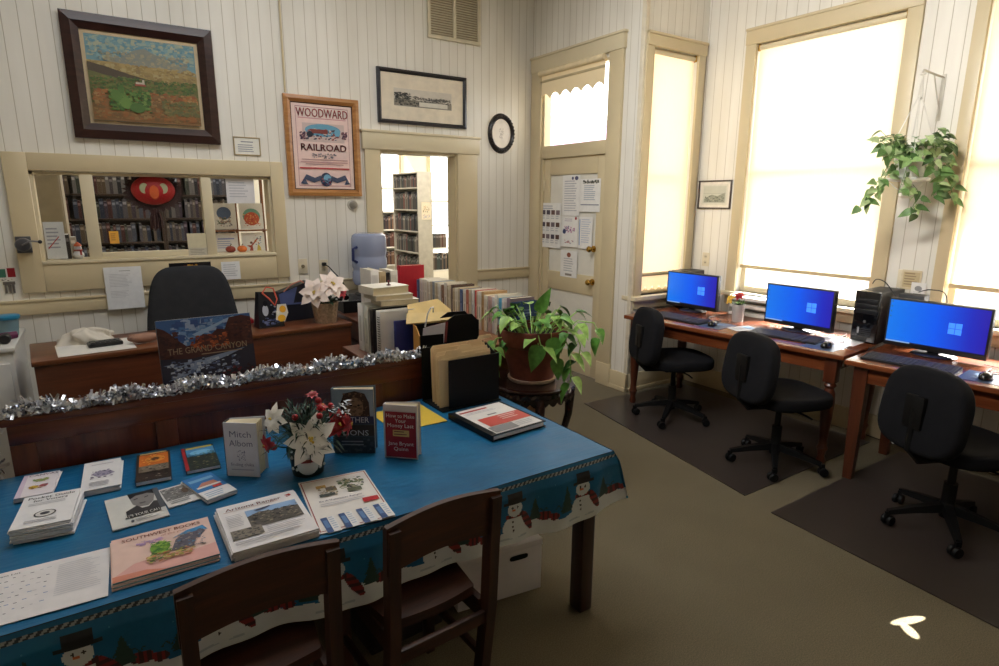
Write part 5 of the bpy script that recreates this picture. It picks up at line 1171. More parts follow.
def vine(pts, leaves, L):
    P = [pl(*p) for p in pts]; mbs.tube([tuple(p) for p in P], .0035, LG2, 6)
    n = len(P)-1
    for i in range(leaves):
        u = (i+.6)/leaves*n; k = min(int(u), n-1); c = P[k].lerp(P[k+1], u-k)
        side_ = 1 if i % 2 else -1; d = PR*side_*q.uniform(.3,1)+PV*q.uniform(.1,.9)+Vector((0,0,q.uniform(-1.0,-.1)))
        st = c+d.normalized()*L*.25; mbs.tube([tuple(c), tuple(st)], .002, LG2, 5)
        leaf(mbl, st, d, (0,0,1), L*q.uniform(.6,.9), L*.54, q.choice([LG1, LG1, LG2, LG3]), .35, .14, HEART)
for i in range(48):
    a = q.uniform(0, 2*PI); e = q.uniform(.15, 1.1); r_ = q.uniform(.02, .13); b = Vector((r_*math.cos(a), r_*math.sin(a), .262))
    h = q.uniform(.06, .15); tip = b+Vector((math.cos(a)*h*.9, math.sin(a)*h*.9, h))
    mbs.tube([tuple(b), tuple(b.lerp(tip, .5)+Vector((0,0,.015))), tuple(tip)], .0028, LG2, 5)
    leaf(mbl, tip, (math.cos(a+q.uniform(-.6,.6)), math.sin(a), q.uniform(-.5,.4)), (0,0,1), q.uniform(.075,.11), .068, q.choice([LG1, LG1, LG2, LG2, LG3]), .4, .14, HEART)
b = pl(.03,.0,.40); mbs.tube([tuple(pl(0,0,.26)), tuple(b)], .003, LG2, 5); leaf(mbl, b, PR*.55+Vector((0,0,1)), PV, .15, .075, LG1, .1, .16, HEART)
vine([(.08,.1,.27),(.16,.17,.33),(.22,.18,.32),(.25,.18,.24),(.24,.18,.14)], 7, .12)
vine([(.10,.12,.27),(.15,.17,.31),(.19,.2,.22),(.20,.2,.1),(.2,.2,.04)], 7, .12)
vine([(.14,.05,.27),(.24,.09,.36),(.33,.1,.35),(.37,.1,.27)], 5, .125)
vine([(-.1,.05,.27),(-.2,.1,.26),(-.235,.1,.15),(-.24,.1,.05),(-.25,.1,.0)], 9, .1)
vine([(-.12,-.02,.27),(-.21,.03,.24),(-.25,.04,.12),(-.25,.03,.03)], 8, .1)
vine([(.0,.13,.27),(.02,.2,.30),(.04,.215,.22)], 2, .13)
for r_, f, z, dr, L in ((.02,.212,.19,-.25,.15), (.09,.208,.23,.35,.13), (.12,.21,.12,.1,.12)):
    mbs.tube([tuple(pl(r_,f-.03,z+.08)), tuple(pl(r_,f,z+.05))], .0025, LG2, 5); leaf(mbl, pl(r_,f,z+.05), PR*dr+Vector((0,0,-1))+PV*.1, PV, L, L*.62, LG1, .15, .14, HEART)
mbs.build('stems', t); mbl.build('foliage', t, 60)

# ------------------------------------------------------------------ low bookcase with the long row of books
LB = wood((112, 72, 44), (150, 104, 66), 1, .35)
t = thing('low_bookcase', 'low brown bookcase carrying the long row of books toward the doorway', 'bookcase', (2.03, 2.93, 0))
mb = MB(); mb.box(-.12, .27, -.02, 1.60, .735, .762, LB, .004); mb.build('top', t)
for y in (0, .52, 1.04, 1.56):
    mb = MB(); mb.box(0, .25, y, y+.02, 0, .735, LB); mb.build('side_panel', t)
mb = MB(); mb.box(.235, .25, .02, 1.56, 0, .735, LB); mb.build('back_panel', t)
for z in (.06, .40):
    for y in (.02, .54, 1.06):
        mb = MB(); mb.box(.0, .235, y, y+.50, z, z+.02, LB); mb.build('shelf', t)
ROWC = [((60,84,124),'navy blue'),((120,104,112),'mauve grey'),((196,190,186),'pale grey'),((212,206,198),'white'),((96,166,196),'light blue'),((226,220,206),'white'),((206,200,196),'pale grey'),((192,160,150),'pinkish'),((216,206,186),'cream'),((186,150,104),'tan'),((222,214,198),'cream'),((206,190,160),'beige'),((186,64,56),'red'),((222,216,204),'white'),((200,186,160),'beige'),((170,96,76),'brick red'),((222,214,196),'cream'),((80,96,130),'slate blue'),((202,186,152),'tan'),((222,212,190),'cream'),((196,176,140),'tan'),((86,66,56),'dark brown'),((214,200,170),'beige'),((170,146,108),'tan'),((216,208,192),'cream'),((120,90,66),'brown'),((226,220,206),'white'),((190,170,136),'tan'),((216,206,180),'cream'),((150,156,160),'grey')]
q = random.Random(17)
def rowbook(label, loc, T, H, D, c, group, coverart=None, name='hardback_book'):
    """book standing in the row: spine towards -x, cover towards -y"""
    t = thing(name, label, 'book', loc, 0, group); m = ink(c)
    mb = MB(); mb.box(0, D, 0, .0022, 0, H, m); mb.box(0, D, T-.0022, T, 0, H, m); mb.box(-.001, .003, 0, T, 0, H, m, .0008)
    sp = tuple(max(0, min(255, x+(-70 if sum(c) > 400 else 90))) for x in c)
    mb.T = frame((-.0016,T,0), (0,-1,0), (0,0,1)); mb.poly([(.15*T,H*.66),(.85*T,H*.66),(.85*T,H*.9),(.15*T,H*.9)], 0, ink(tuple(int(a*.8+b*.2) for a, b in zip(c, sp)))); mb.poly([(.4*T,H*.3),(.6*T,H*.3),(.6*T,H*.6),(.4*T,H*.6)], 0, ink(sp)); mb.T = Matrix()
    if coverart: mb.T = frame((0,-.0005,0), (1,0,0), (0,0,1)); mb.art(D, H, coverart); mb.T = Matrix()
    mb.build('cover', t)
    mb = MB(); mb.box(.003, D-.004, .0024, T-.0024, .003, H-.004, ink((226,216,190))); mb.build('pages', t); return t
y = 2.955; k = 0
while y < 4.27 and k < 46:
    c, cn = ROWC[k % 30] if k < 30 else q.choice(ROWC)
    T = q.uniform(.024, .046) if k else .022
    H = q.uniform(.232, .258) if k > 2 else (.235, .255, .25)[k]
    n_ = ORD[k] if k < 30 else ('thirty-'+ORD[k-30] if k < 39 else 'forty-'+ORD[k-40] if k > 39 else 'fortieth')
    rowbook('%s book, %s from the near end of the long row' % (cn, n_) if k else 'navy blue book showing its front cover at the near end of the long row', (2.07+q.uniform(-.006, .008), y, .7625), T-.001, H, q.uniform(.165, .185), c, 'long row of books', [('r', .1, .1, .8, .8, (52,74,112)), ('l', .2, .75, .6, 3, .08, (110,130,160)), ('r', .25, .3, .5, .2, (70,94,134))] if k == 0 else None)
    y += T; k += 1
# bigger binders and the red book at the far end of the row
for lab, T, H, c, dx in (('tall red binder at the far end of the long row', .055, .345, (178, 34, 46), 0), ('black binder behind the red one in the row', .03, .29, (40,36,36), .0)):
    rowbook(lab, (1.925+dx, y, .7625), T-.001, H, .21, c, 'binders at the far end', None, 'binder'); y += T

for lab, x1, T, H, c in (('tall white binder at the left end on the open side cabinet', 1.675, .062, .345, (236,232,224)), ('tan binder right of the tall white one on the side cabinet', 1.73, .05, .33, (190,166,128)), ('thin black binder on the side cabinet behind the stacked books', 1.762, .028, .32, (36,32,32)), ('cream binder nearest the red one on the side cabinet', 1.822, .055, .335, (226,218,200))):
    rowbook(lab, (x1, 4.10, .7645), T, H, .21, c, 'binders on the side cabinet', None, 'binder').rotation_euler = (0, 0, PI/2)
# ------------------------------------------------------------------ side table with binders, stacked books and black organisers
t = thing('side_table', 'small wooden side table behind the counter carrying binders', 'table', (1.10, 2.66, 0))
mb = MB(); mb.box(0, .585, 0, .62, .755, .782, SW, .004); mb.build('tabletop', t)
for x in (.03, .52):
    for yy in (.03, .55):
        mb = MB(); mb.box(x, x+.04, yy, yy+.04, 0, .755, SW, .004); mb.build('leg', t)
ZS_ = .7825
def binder(label, x, y, W, T, H, c, spiral=False, name='binder', rz=0):
    """ring binder standing with its spine towards -x"""
    t = thing(name, label, 'binder', (x, y, ZS_), rz); m = col(c, .4, var=.04)
    mb = MB(); mb.box(0, W, 0, .003, 0, H, m); mb.box(0, W, T-.003, T, 0, H, m); mb.box(-.002, .002, 0, T, 0, H, m, .0008); mb.build('cover', t)
    mb = MB(); mb.box(.01, W-.01, .004, T-.004, .006, H-.02, ink((230,226,216))); mb.build('pages', t)
    mb = MB()
    if spiral:
        for k in range(16): mb.tube([(-.004, .004, .03+k*(H-.06)/15), (-.01, T*.3, .03+k*(H-.06)/15), (-.004, T*.6, .03+k*(H-.06)/15)], .002, BLKP, 5)
        mb.build('spiral', t)
    else:
        mb.box(-.003, -.002, T*.3, T*.7, H*.2, H*.75, ink(tuple(max(0, v-34) for v in c))); mb.build('spine_label', t)
    return t
binder('wide white binder, farthest of the binders on the side table', 1.165, 3.10, .26, .07, .262, (240,238,232))
binder('pale grey binder next to the wide white one', 1.17, 3.035, .26, .06, .258, (214,212,198))
binder('thin black binder between the grey and white ones on the side table', 1.18, 2.995, .25, .035, .245, (44,40,40))
binder('white spiral-bound volume with black rings on the side table', 1.185, 2.90, .26, .055, .25, (238,236,230), True, 'spiral_book')
binder('thin blue binder under the yellow envelope', 1.25, 2.855, .22, .022, .20, (50,60,130))
z = .7825+.2627
for k, (T, c, dx, nm) in enumerate(((.03, (176,164,140), .02, 'tan book at the bottom of the stack on top of the binders'), (.026, (206,196,176), 0, 'cream book in the middle of the stack on top of the binders'), (.042, (222,214,196), -.01, 'thick white book on top of the stack over the binders'))):
    t = thing('stacked_book', nm, 'book', (1.20+dx, 2.975+.012*k, z), math.radians(-4+5*k), 'books lying on the binders')
    mb = MB(); m = ink(c); mb.box(0, .22, 0, .17, 0, .003, m); mb.box(0, .22, 0, .17, T-.003, T, m); mb.box(0, .003, 0, .17, 0, T, m); mb.build('cover', t)
    mb = MB(); mb.box(.004, .217, .002, .168, .003, T-.003, ink((214,200,166))); mb.build('pages', t); z += T+.0006
t = thing('desk_ornament', 'tiny dark red ornament on top of the stacked white book', 'ornament', (1.31, 3.07, z))
mb = MB(); mb.lathe([(.012,0),(.012,.004),(.004,.008),(.005,.016),(.002,.018)], col((90,40,36), .4), 14); mb.build('base', t)
mb = MB(); mb.ball((0,0,.022), .007, col((120,30,34), .3), 10); mb.build('ball', t)
mb = MB(); mb.prism([(0,0),(.23,0),(.25,.08),(.2,.16),(.02,.13)], 0, .003, col((206,176,112), .7)); mb.T = TR(0,0,.01); mb.prism([(-.02,-.01),(.24,.0),(.26,.05),(.0,.06)], 0, .003, col((212,184,124), .7)); mb.T = Matrix(); mb.box(.1,.2,.03,.06,.003,.01, col((212,184,124), .7)); mb.v = [(v[0], v[1], v[2]+v[1]*.62) for v in mb.v]
single(mb, 'yellow_envelope', 'yellow paper envelope lying over the binders on the side table', 'envelope', (1.31, 2.815, ZS_+.185), math.radians(-12))
t = thing('magazine_box', 'black open magazine box with letters on the side table', 'organiser', (1.30, 2.68, ZS_), math.radians(-8))
mb = MB(); mb.box(0, .13, 0, .004, 0, .15, BLKP); mb.box(0, .13, .10, .104, 0, .19, BLKP); mb.box(0, .13, 0, .104, 0, .004, BLKP); mb.build('body', t)
mb = MB(); mb.prism([(0,0),(.104,0),(.104,.19),(.06,.19),(0,.15)], 0, .004, col((206,150,70), .5)); mb.v = [(v[2], v[0], v[1]) for v in mb.v]; mb.build('side_panel', t)
t = thing('magazine_file', 'tall black magazine file with a cut corner beside the letters', 'organiser', (1.44, 2.70, ZS_), math.radians(-8))
mb = MB(); sh = [(0,0),(.21,0),(.21,.19),(.17,.235),(.07,.235),(.0,.19)]
mb.T = frame((0,0,0), (1,0,0), (0,0,1)); mb.prism(sh, -.004, 0, BLKP); mb.prism(sh, -.10, -.096, BLKP); mb.T = Matrix(); mb.box(0, .21, 0, .1, 0, .004, BLKP); mb.box(.206, .21, 0, .1, 0, .2, BLKP); mb.build('body', t)
mb = MB(); mb.box(.2102, .212, .03, .07, .1, .15, ink((200,200,196))); mb.build('spine_label', t)
for k, (c, dx, dz, lab) in enumerate((((216,214,222), .02, .12, 'white envelope sticking out of the black magazine box'), ((120,46,50), .07, .10, 'dark red leaflet sticking out of the black magazine box'))):
    mb = MB(); mb.prism([(0,0),(.12,.01),(.13,.12),(.01,.10)], 0, .002, ink(c)); mb.v = [(v[0], v[2], v[1]) for v in mb.v]; single(mb, 'letter', lab, 'letter', (1.31+dx*.5, 2.695+.018*k, ZS_+.085), math.radians(-8), 'letters in the black box')
mb = MB(); mb.tube([(0,0,0),(.012,-.01,.07),(.03,-.012,.10),(.05,0,.10),(.06,.02,.07)], .004, col((224,222,220), .4), 6); single(mb, 'white_cable', 'white cable looped over the black organisers', 'cable', (1.36, 2.735, ZS_+.18), 0)
# ------------------------------------------------------------------ computer desks along the windows (local: x along the desk, towards the near end; y into the wall)
RW1 = wood((96, 46, 24), (144, 80, 46), 0, .22, 5, .35); RWL = wood((62, 28, 15), (98, 48, 27), 2, .28, 5, .3)
def turned_leg(mb, x, y, H, m):
    mb.box(x-.035, x+.035, y-.035, y+.035, H-.16, H, m, .004)
    mb.lathe([(.002,0),(.022,0),(.028,.02),(.02,.05),(.026,.08),(.034,.10),(.026,.12),(.024,.16),(.034,.30),(.038,.40),(.034,.46),(.024,.49),(.036,.51),(.024,.53),(.034,H-.16)], m, 20, (x, y))
def desk(label, loc, rz, L, D, turned):
    t = thing('computer_desk', label, 'desk', loc, rz)
    mb = MB(); mb.box(0, L, 0, D, .69, .72, RW1, .006); mb.build('desktop', t)
    mb = MB()
    for y in (.05, D-.07): mb.box(.08, L-.08, y, y+.02, .595, .69, RW1, .002)
    for x in (.07, L-.09): mb.box(x, x+.02, .08, D-.09, .595, .69, RW1)
    mb.build('apron', t)
    for x in (.08, L-.08):
        for y in (.07, D-.07):
            mb = MB()
            if turned: turned_leg(mb, x, y, .69, RWL)
            else:
                vs = []; 
                for z, h in ((0, .024), (.5, .034), (.69, .036)): vs += [(x-h,y-h,z),(x+h,y-h,z),(x+h,y+h,z),(x-h,y+h,z)]
                mb.add(vs, [(3,2,1,0),(8,9,10,11)]+[(k*4+j,k*4+(j+1)%4,k*4+4+(j+1)%4,k*4+4+j) for k in range(2) for j in range(4)], RWL)
            mb.build('leg', t)
    return t
A1 = math.radians(-90+5.4)
desk('brown wooden desk with turned legs below the bay window and the wide window', (3.412, 3.34, .0065), A1, 1.64, .78, True)
desk('brown wooden desk with square legs carrying the nearest computer', (3.49, 1.665, .0065), A1, 1.75, .70, False)
ZK = .7272
BLK = col((24, 24, 27), .42, coat=.1); BLK2 = col((38, 38, 42), .5); GLO = col((14, 14, 17), .12, coat=.5)
SCR = screen_mat(); LOGO = emis((56, 122, 234), .75, 'screen_logo'); LOGO2 = emis((70, 130, 246), .95, 'screen_beam'); BAR = emis((120, 150, 190), .55, 'screen_bar')
def monitor(label, loc, rz, W=.49, H=.285, zb=.028):
    t = thing('monitor', label, 'monitor', loc, rz)
    mb = MB(); mb.box(-W/2, W/2, -.012, .03, zb, zb+H, BLK, .005); mb.box(-W*.3, W*.3, .03, .055, zb+.05, zb+H-.05, BLK, .01); mb.build('housing', t)
    mb = MB(); mb.T = frame((0, -.0125, zb+H/2+.008), (1,0,0), (0,0,1)); w, h = W/2-.012, H/2-.018
    mb.poly([(-w,-h),(w,-h),(w,h),(-w,h)], 0, SCR)
    lx, ly, s_ = .095, .0, .031
    mb.poly([(-.02,ly+.0),(lx-.03,ly+.05),(lx+.03,ly+.045),(lx+.03,ly-.045),(lx-.03,ly-.05),(-.02,ly-.01)], .0002, LOGO2) if False else None
    for a, b in ((0, 0), (1, 0), (0, 1), (1, 1)):
        x0, y0 = lx-.032+a*.034, ly-.03+b*.032; k = .0015*(a+1)
        mb.poly([(x0,y0-k*(1-b)*.6),(x0+.031,y0-k*(1-b)),(x0+.031,y0+.029+k*b),(x0,y0+.029+k*b*.6)], .0006, LOGO)
    mb.poly([(-w,-h),(w,-h),(w,-h+.008),(-w,-h+.008)], .0006, BAR if False else col((22,26,60), .4)); mb.poly([(-w,-h),(-w+.13,-h),(-w+.13,-h+.008),(-w,-h+.008)], .001, BAR)
    for k in range(4): mb.poly([(-w+.006,h-.014-.03*k),(-w+.014,h-.014-.03*k),(-w+.014,h-.006-.03*k),(-w+.006,h-.006-.03*k)], .0008, col((70,110,140), .4))
    o = mb.build('screen', t); o['label'] = 'glowing blue screen with a window logo'
    mb = MB(); mb.box(-.03, .03, .01, .05, .006, zb+.08, BLK, .006); mb.build('neck', t)
    mb = MB(); mb.lathe([(.002,0),(.115,0),(.118,.004),(.11,.01),(.03,.016),(.002,.016)], BLK, 32, (0,.03), 1, .8); mb.build('stand_base', t)
    return t
m_ = math.radians
monitor('monitor of the far computer by the narrow bay window', (4.0, 3.165, ZK), m_(-90+2))
monitor('monitor of the middle computer in front of the wide window', (4.0, 2.255, ZK), m_(-90))
monitor('monitor of the nearest computer beside the black tower at the right', (4.0, 1.425, ZK), m_(-90+2), .52, .29)
def keyboard(label, loc, rz):
    t = thing('keyboard', label, 'keyboard', loc, rz)
    mb = MB(); mb.prism([(0,0),(.15,0),(.15,.022),(0,.010)], 0, .45, BLK); mb.v = [(v[2]-.225, v[0], v[1]) for v in mb.v]; mb.build('body', t)
    mb = MB()
    K = col((62,62,66), .5)
    mb.box(-.219, .218, .006, .146, .0095, .0112, BLK) if False else mb.add([(-.219,.006,.0112),(.219,.006,.0112),(.219,.146,.0226),(-.219,.146,.0226)], [(0,1,2,3)], BLK2)
    for j in range(6):
        for i in range(21):
            if i in (14, 17) : continue
            x = -.217+i*.0207; y = .008+j*.0232; z = .010+.012*y/.15
            if j == 0 and 4 <= i <= 8:
                if i == 4: mb.box(x, x+.1, y, y+.018, z, z+.006, K)
                continue
            mb.box(x, x+.0175, y, y+.019, z, z+.006, K)
    mb.build('keys', t); return t
keyboard('black keyboard in front of the far monitor', (3.56, 2.97, ZK), A1+m_(-4))
keyboard('black keyboard in front of the middle monitor', (3.66, 2.17, ZK), A1+m_(2))
keyboard('black keyboard in front of the nearest monitor', (3.60, 1.40, ZK), A1)
def mouse(label, loc, rz):
    t = thing('computer_mouse', label, 'mouse', loc, rz)
    def f(u, v):
        a = 2*PI*u; e = PI/2*v; return (.031*math.cos(a)*math.cos(e)**.6, .056*math.sin(a)*math.cos(e)**.6, .004+.034*math.sin(e)*(1-.12*math.sin(a)))
    mb = MB(); mb.surf(f, 28, 10, GLO); mb.lathe([(.002,0),(.028,0),(.031,.004)], BLK2, 20, (0,0), 1, 1.78); mb.build('shell', t)
    mb = MB(); mb.T = TR(0,.03,.026) @ RY(PI/2); mb.lathe([(.002,-.004),(.009,-.004),(.009,.004),(.002,.004)], BLK2, 12); mb.build('wheel', t)
    mb = MB(); mb.tube([(0,.054,.008),(.01,.10,.004),(-.03,.16,.004),(.04,.22,.004),(.0,.30,.004),(-.08,.33,.004)], .0022, BLK, 6); mb.build('cord', t); return t
mouse('black computer mouse beside the far keyboard', (3.645, 2.68, ZK+.002), A1+.2)
mouse('black computer mouse beside the middle keyboard', (3.685, 1.875, ZK+.002), A1+.1)
mouse('black computer mouse beside the nearest keyboard', (3.695, 1.065, ZK+.002), A1)
for lab, x, y in (('blue mouse mat under the far computer mouse', 3.55, 2.77), ('blue mouse mat under the middle computer mouse', 3.585, 1.99), ('blue mouse mat under the nearest computer mouse', 3.60, 1.16)):
    mb = MB(); mb.box(0, .20, 0, .24, 0, .0018, col((74, 92, 124), .3)); mb.T = TR(.03,.03,.0022); mb.art(.14, .18, [('r', .1, .6, .8, .3, (120,150,190)), ('l', .1, .5, .8, 5, .08, (120,140,170))]); single(mb, 'mouse_mat', lab, 'mouse mat', (x, y, ZK), A1)
def tower(label, loc, rz, W, D, H):
    """computer tower: front towards -y"""
    t = thing('computer_tower', label, 'computer tower', loc, rz)
    mb = MB(); mb.box(0, W, .012, D, .008, H, BLK2, .004); mb.build('case', t)
    mb = MB(); mb.box(0, W, -.004, .012, .006, H+.002, GLO, .006)
    for z in (.86, .76, .66): mb.box(.012, W-.012, -.0055, -.004, H*z-.03, H*z, BLK, .0005)
    for k in range(5): mb.box(.03, W-.03, -.0055, -.004, H*.12+k*.012, H*.12+k*.012+.005, BLK2)
    mb.build('front_panel', t)
    mb = MB(); mb.T = frame((W*.5,-.006,H*.42), (1,0,0), (0,0,1)); mb.lathe([(.009,0),(.008,.003),(.001,.003)], col((150,150,156), .3, .8), 14); mb.build('power_button', t)
    mb = MB(); mb.box(W*.25, W*.32, -.0065, -.0055, H*.18, H*.30, col((150,150,156), .4)); mb.build('badge', t)
    for x in (.01, W-.03):
        mb = MB(); mb.box(x, x+.02, .03, D-.03, 0, .008, BLK); mb.build('foot', t)
    return t
tower('black computer tower behind the far monitor under the bay window', (4.07, 3.455, ZK), A1+m_(8), .12, .24, .30) if False else None
tower('black computer tower behind the far monitor under the bay window', (4.065, 3.44, ZK), m_(-90), .15, .24, .31)
tower('black computer tower between the middle and nearest monitors', (4.02, 1.90, ZK), m_(-88), .15, .34, .33)
mb = MB(); mb.box(0, .13, 0, .11, 0, .03, BLK, .005)
single(mb, 'router', 'black router on the window sill behind the nearest monitor', 'router', (4.345, 1.74, .8455+.035) if False else (4.25, 1.72, ZK), A1)
# router stand: a box so that it reaches the top edge of the monitor
t = thing('small_tower', 'small black computer unit standing behind the left edge of the nearest monitor', 'computer', (4.13, 1.70, ZK), A1)
mb = MB(); mb.box(0, .14, 0, .1, 0, .325, BLK2, .005); mb.build('case', t)
mb = MB(); mb.box(.01, .13, -.004, 0, .02, .3, GLO, .002); mb.build('front_panel', t)
for lab, pts in (('black cable arching over the tower between the monitors', [(4.22,1.90,ZK+.36),(4.18,1.86,ZK+.395),(4.17,1.80,ZK+.38),(4.18,1.735,ZK+.3)]), ('black cable looping behind the nearest monitor', [(4.20,1.62,ZK+.34),(4.22,1.56,ZK+.36),(4.23,1.48,ZK+.33),(4.22,1.46,ZK+.12),(4.2,1.45,ZK+.004)]),
        ('black cable snaking on the desk right of the middle monitor', [(4.05,2.0,ZK+.004),(3.98,1.96,ZK+.004),(4.1,1.98,ZK+.004),(4.2,2.02,ZK+.004),(4.1,2.1,ZK+.004),(4.25,2.2,ZK+.004)]), ('black cable curling on the desk beside the far mouse', [(3.88,2.78,ZK+.004),(3.82,2.76,ZK+.004),(3.80,2.82,ZK+.004),(3.9,2.9,ZK+.004),(4.1,2.9,ZK+.004)]),
        ('black cable on the desk beside the nearest mouse', [(3.95,1.12,ZK+.004),(3.84,1.1,ZK+.004),(3.86,1.0,ZK+.004),(4.0,1.0,ZK+.004),(4.2,1.1,ZK+.004)]), ('grey cables trailing on the floor below the desk join', [(4.345,2.0,.012),(4.355,1.9,.012),(4.335,1.75,.012),(4.35,1.62,.012),(4.34,1.4,.012)])):
    P = [Vector(p) for p in pts]; S = []
    for i in range(len(P)-1):
        p0, p1, p2, p3 = P[max(i-1,0)], P[i], P[i+1], P[min(i+2,len(P)-1)]
        for k in range(6):
            u = k/6; S.append(.5*((2*p1)+(p2-p0)*u+(2*p0-5*p1+4*p2-p3)*u*u+(3*p1-p0-3*p2+p3)*u**3))
    S.append(P[-1]); mb = MB(); mb.tube([tuple(p) for p in S], .0032, BLK, 6); single(mb, 'cable', lab, 'cable')
# pot with flowers, papers and tray behind
t = thing('flower_vase', 'small grey vase with a red and yellow flower between the far and middle monitors', 'vase', (3.95, 2.69, ZK))
mb = MB(); mb.lathe([(.002,0),(.04,0),(.042,.06),(.046,.13),(.04,.13),(.036,.02),(.002,.012)], col((168,164,160), .4), 24); mb.build('vase', t)
mb = MB(); q = random.Random(3); poinsettia(mb, (.0,.0,.195), (-.6,-.2,.8), .045, RPET, YEL, q); mb.ball((0,0,.195), .022, RPET, 10); o = mb.build('flower', t); o['label'] = 'red flower'
mb = MB(); poinsettia(mb, (-.03,.055,.165), (-.8,.3,.4), .05, col((220,180,60), .5), YEL, q, 5); o = mb.build('flower', t); o['label'] = 'yellow flower'
mb = MB()
for a, b, z in ((0,0,.19), (-.03,.05,.16), (.02,-.03,.17)): mb.tube([(0,0,.02),(a*.6,b*.6,z*.7),(a,b,z)], .003, LG3, 6)
for i in range(9): a = q.uniform(0,6.3); leaf(mb, (0,0,.12), (math.cos(a), math.sin(a), .8), (0,0,1), .07, .02, LG3)
mb.build('stems', t)
t = thing('paper_tray', 'grey paper tray under the wide window left of the middle monitor', 'tray', (4.17, 2.93, ZK), A1)
mb = MB()
for z in (0, .06, .12): mb.box(0, .35, 0, .12, z, z+.004, col((190,186,178), .5))
mb.box(0, .004, 0, .12, 0, .16, col((190,186,178), .5)); mb.box(.346, .35, 0, .12, 0, .16, col((190,186,178), .5)); mb.box(0, .35, .116, .12, 0, .16, col((190,186,178), .5)); mb.build('tray', t)
mb = MB()
for z in (.0045, .0645, .1245): mb.box(.01, .34, -.004, .11, z, z+.022, ink((220,216,208)))
mb.build('papers', t)
for lab, x, y, a in (('blue and white leaflet lying on the desk in front of the paper tray', 3.68, 2.60, -.4), ('white paper lying on the desk at the right of the nearest keyboard', 3.76, 1.02, .1)):
    mb = MB(); mb.box(0, .13, 0, .2, 0, .0012, ink((206,212,220))); mb.T = TR(0,0,.0016); mb.art(.13, .2, [('r', .08, .6, .84, .32, (120,160,196)), ('l', .1, .5, .8, 6, .07, LG)]); single(mb, 'leaflet', lab, 'leaflet', (x, y, ZK), A1+a)
flat('notice_sheet', 'white printed sheet lying on the desk behind the middle mouse', 'paper', (3.84, 2.02), (3.86, 1.80), .2, .0012, [('l', .1, .85, .8, 9, .08, LG)], (226,226,230), ZK)
# papers on the wall between the windows
note('wall_notice', 'tan notice on the wall between the two big windows', 'notice', (XR, 1.80, 1.055), W_, .115, .125, [('r', .08, .1, .84, .8, (196,178,140)), ('l', .15, .8, .7, 5, .14, (150,130,100))], (214,200,168), off=.010)
note('wall_notice', 'small white notice below the tan one between the big windows', 'notice', (XR, 1.735, 1.02), W_, .085, .085, [('e', .5, .55, .25, .2, (150,150,150)), ('l', .2, .25, .6, 2, .1, (170,170,170))], (232,230,226), off=.013)
picture('framed_print', 'small thin-framed print hanging on the wall right of the bay corner', 'picture', (XR, 3.475, 1.55), W_, .325, .235, .012, .018, col((74, 60, 50), .4), [('r', 0,0,1,1,(214,210,196)), ('r', .06, .08, .88, .84, (196,196,180)), ('p', [(.1,.3),(.4,.5),(.6,.42),(.9,.6),(.9,.12),(.1,.12)], (150,152,136)), ('d', .1, .12, .8, .35, 40, [(130,134,118), (164,164,146), (110,112,100)], .1, 3), ('r', .06, .55, .88, .02, (170,170,156))], .022, col((226,220,206), .5))

# computer chairs
CH = col((25, 25, 28), .9, var=.12, bmp=.1, spec=.15); CHP = col((10, 10, 11), .5, spec=.3)
def task_chair(label, loc, rz):
    """faces +x"""
    t = thing('office_chair', label, 'chair', loc, rz, 'computer chairs')
    mb = MB(); mb.T = TR(-.235,0,.64) @ RZ(-PI/2) @ RX(m_(-7))
    cushion(mb, lambda a: (.215*sq(a, .62)[0]*(1-.06*math.sin(a)), .205*sq(a, .62)[1]), .085, .1, CH); mb.build('backrest', t, 55)
    mb = MB(); mb.T = TR(.02,0,.45) @ RX(PI/2) @ RZ(0); cushion(mb, lambda a: (.235*sq(a, .6)[0], .23*sq(a, .6)[1]), .085, .15, CH); mb.build('seat', t, 55)
    mb = MB(); mb.box(-.1, .1, -.08, .08, .375, .405, CHP, .005); mb.tube([(-.05,0,.385),(-.22,0,.39),(-.285,0,.45),(-.285,0,.66)], [.022,.022,.02,.018], CHP, 8); mb.box(-.30, -.275, -.05, .05, .56, .72, CHP, .006); mb.build('back_bracket', t)
    mb = MB(); mb.tube([(.0,-.08,.39),(.02,-.2,.385),(.02,-.25,.38)], .006, CHP, 6); mb.build('lever', t)
    mb = MB(); mb.lathe([(.03,.12),(.03,.25),(.018,.25),(.018,.38)], CHP, 16); mb.build('column', t)
    star_base(t, .27, CHP)
    return t
task_chair('black computer chair at the far end of the desks, by the corner', (3.48, 2.865, .0065), m_(-24))
task_chair('black computer chair in front of the middle monitor', (3.37, 1.95, .0065), m_(-20))
task_chair('black computer chair nearest the viewer at the right', (3.375, 1.03, .0065), m_(-22))

# hanging plant
t = thing('wall_bracket', 'white metal plant bracket on the wall between the big windows', 'bracket', (XR, 1.735, 2.10), W_)
WM = col((206, 200, 186), .4)
mb = MB(); mb.box(-.012, .012, -.006, 0, 0, .27, WM, .002); mb.build('backplate', t)
mb = MB(); mb.tube([(0,-.005,.25),(0,-.15,.255),(0,-.28,.262),(0,-.292,.248),(0,-.28,.236),(0,-.268,.242)], .006, WM, 8); mb.tube([(0,-.005,.02),(0,-.02,.03),(0,-.012,.06)], .005, WM, 6); mb.tube([(0,-.005,.06),(0,-.08,.16),(0,-.14,.25)], .004, WM, 6); mb.build('arm', t)
HX, HY = XR-.28, 1.735
t = thing('hanging_planter', 'trailing ivy in a white pot hanging between the big windows', 'plant', (HX, HY, 1.745))
mb = MB(); WPOT = col((222, 222, 218), .4)
mb.lathe([(.002,.0),(.062,.0),(.07,.01),(.092,.17),(.1,.172),(.1,.186),(.09,.186),(.084,.16),(.002,.155)], WPOT, 32); mb.build('pot', t)
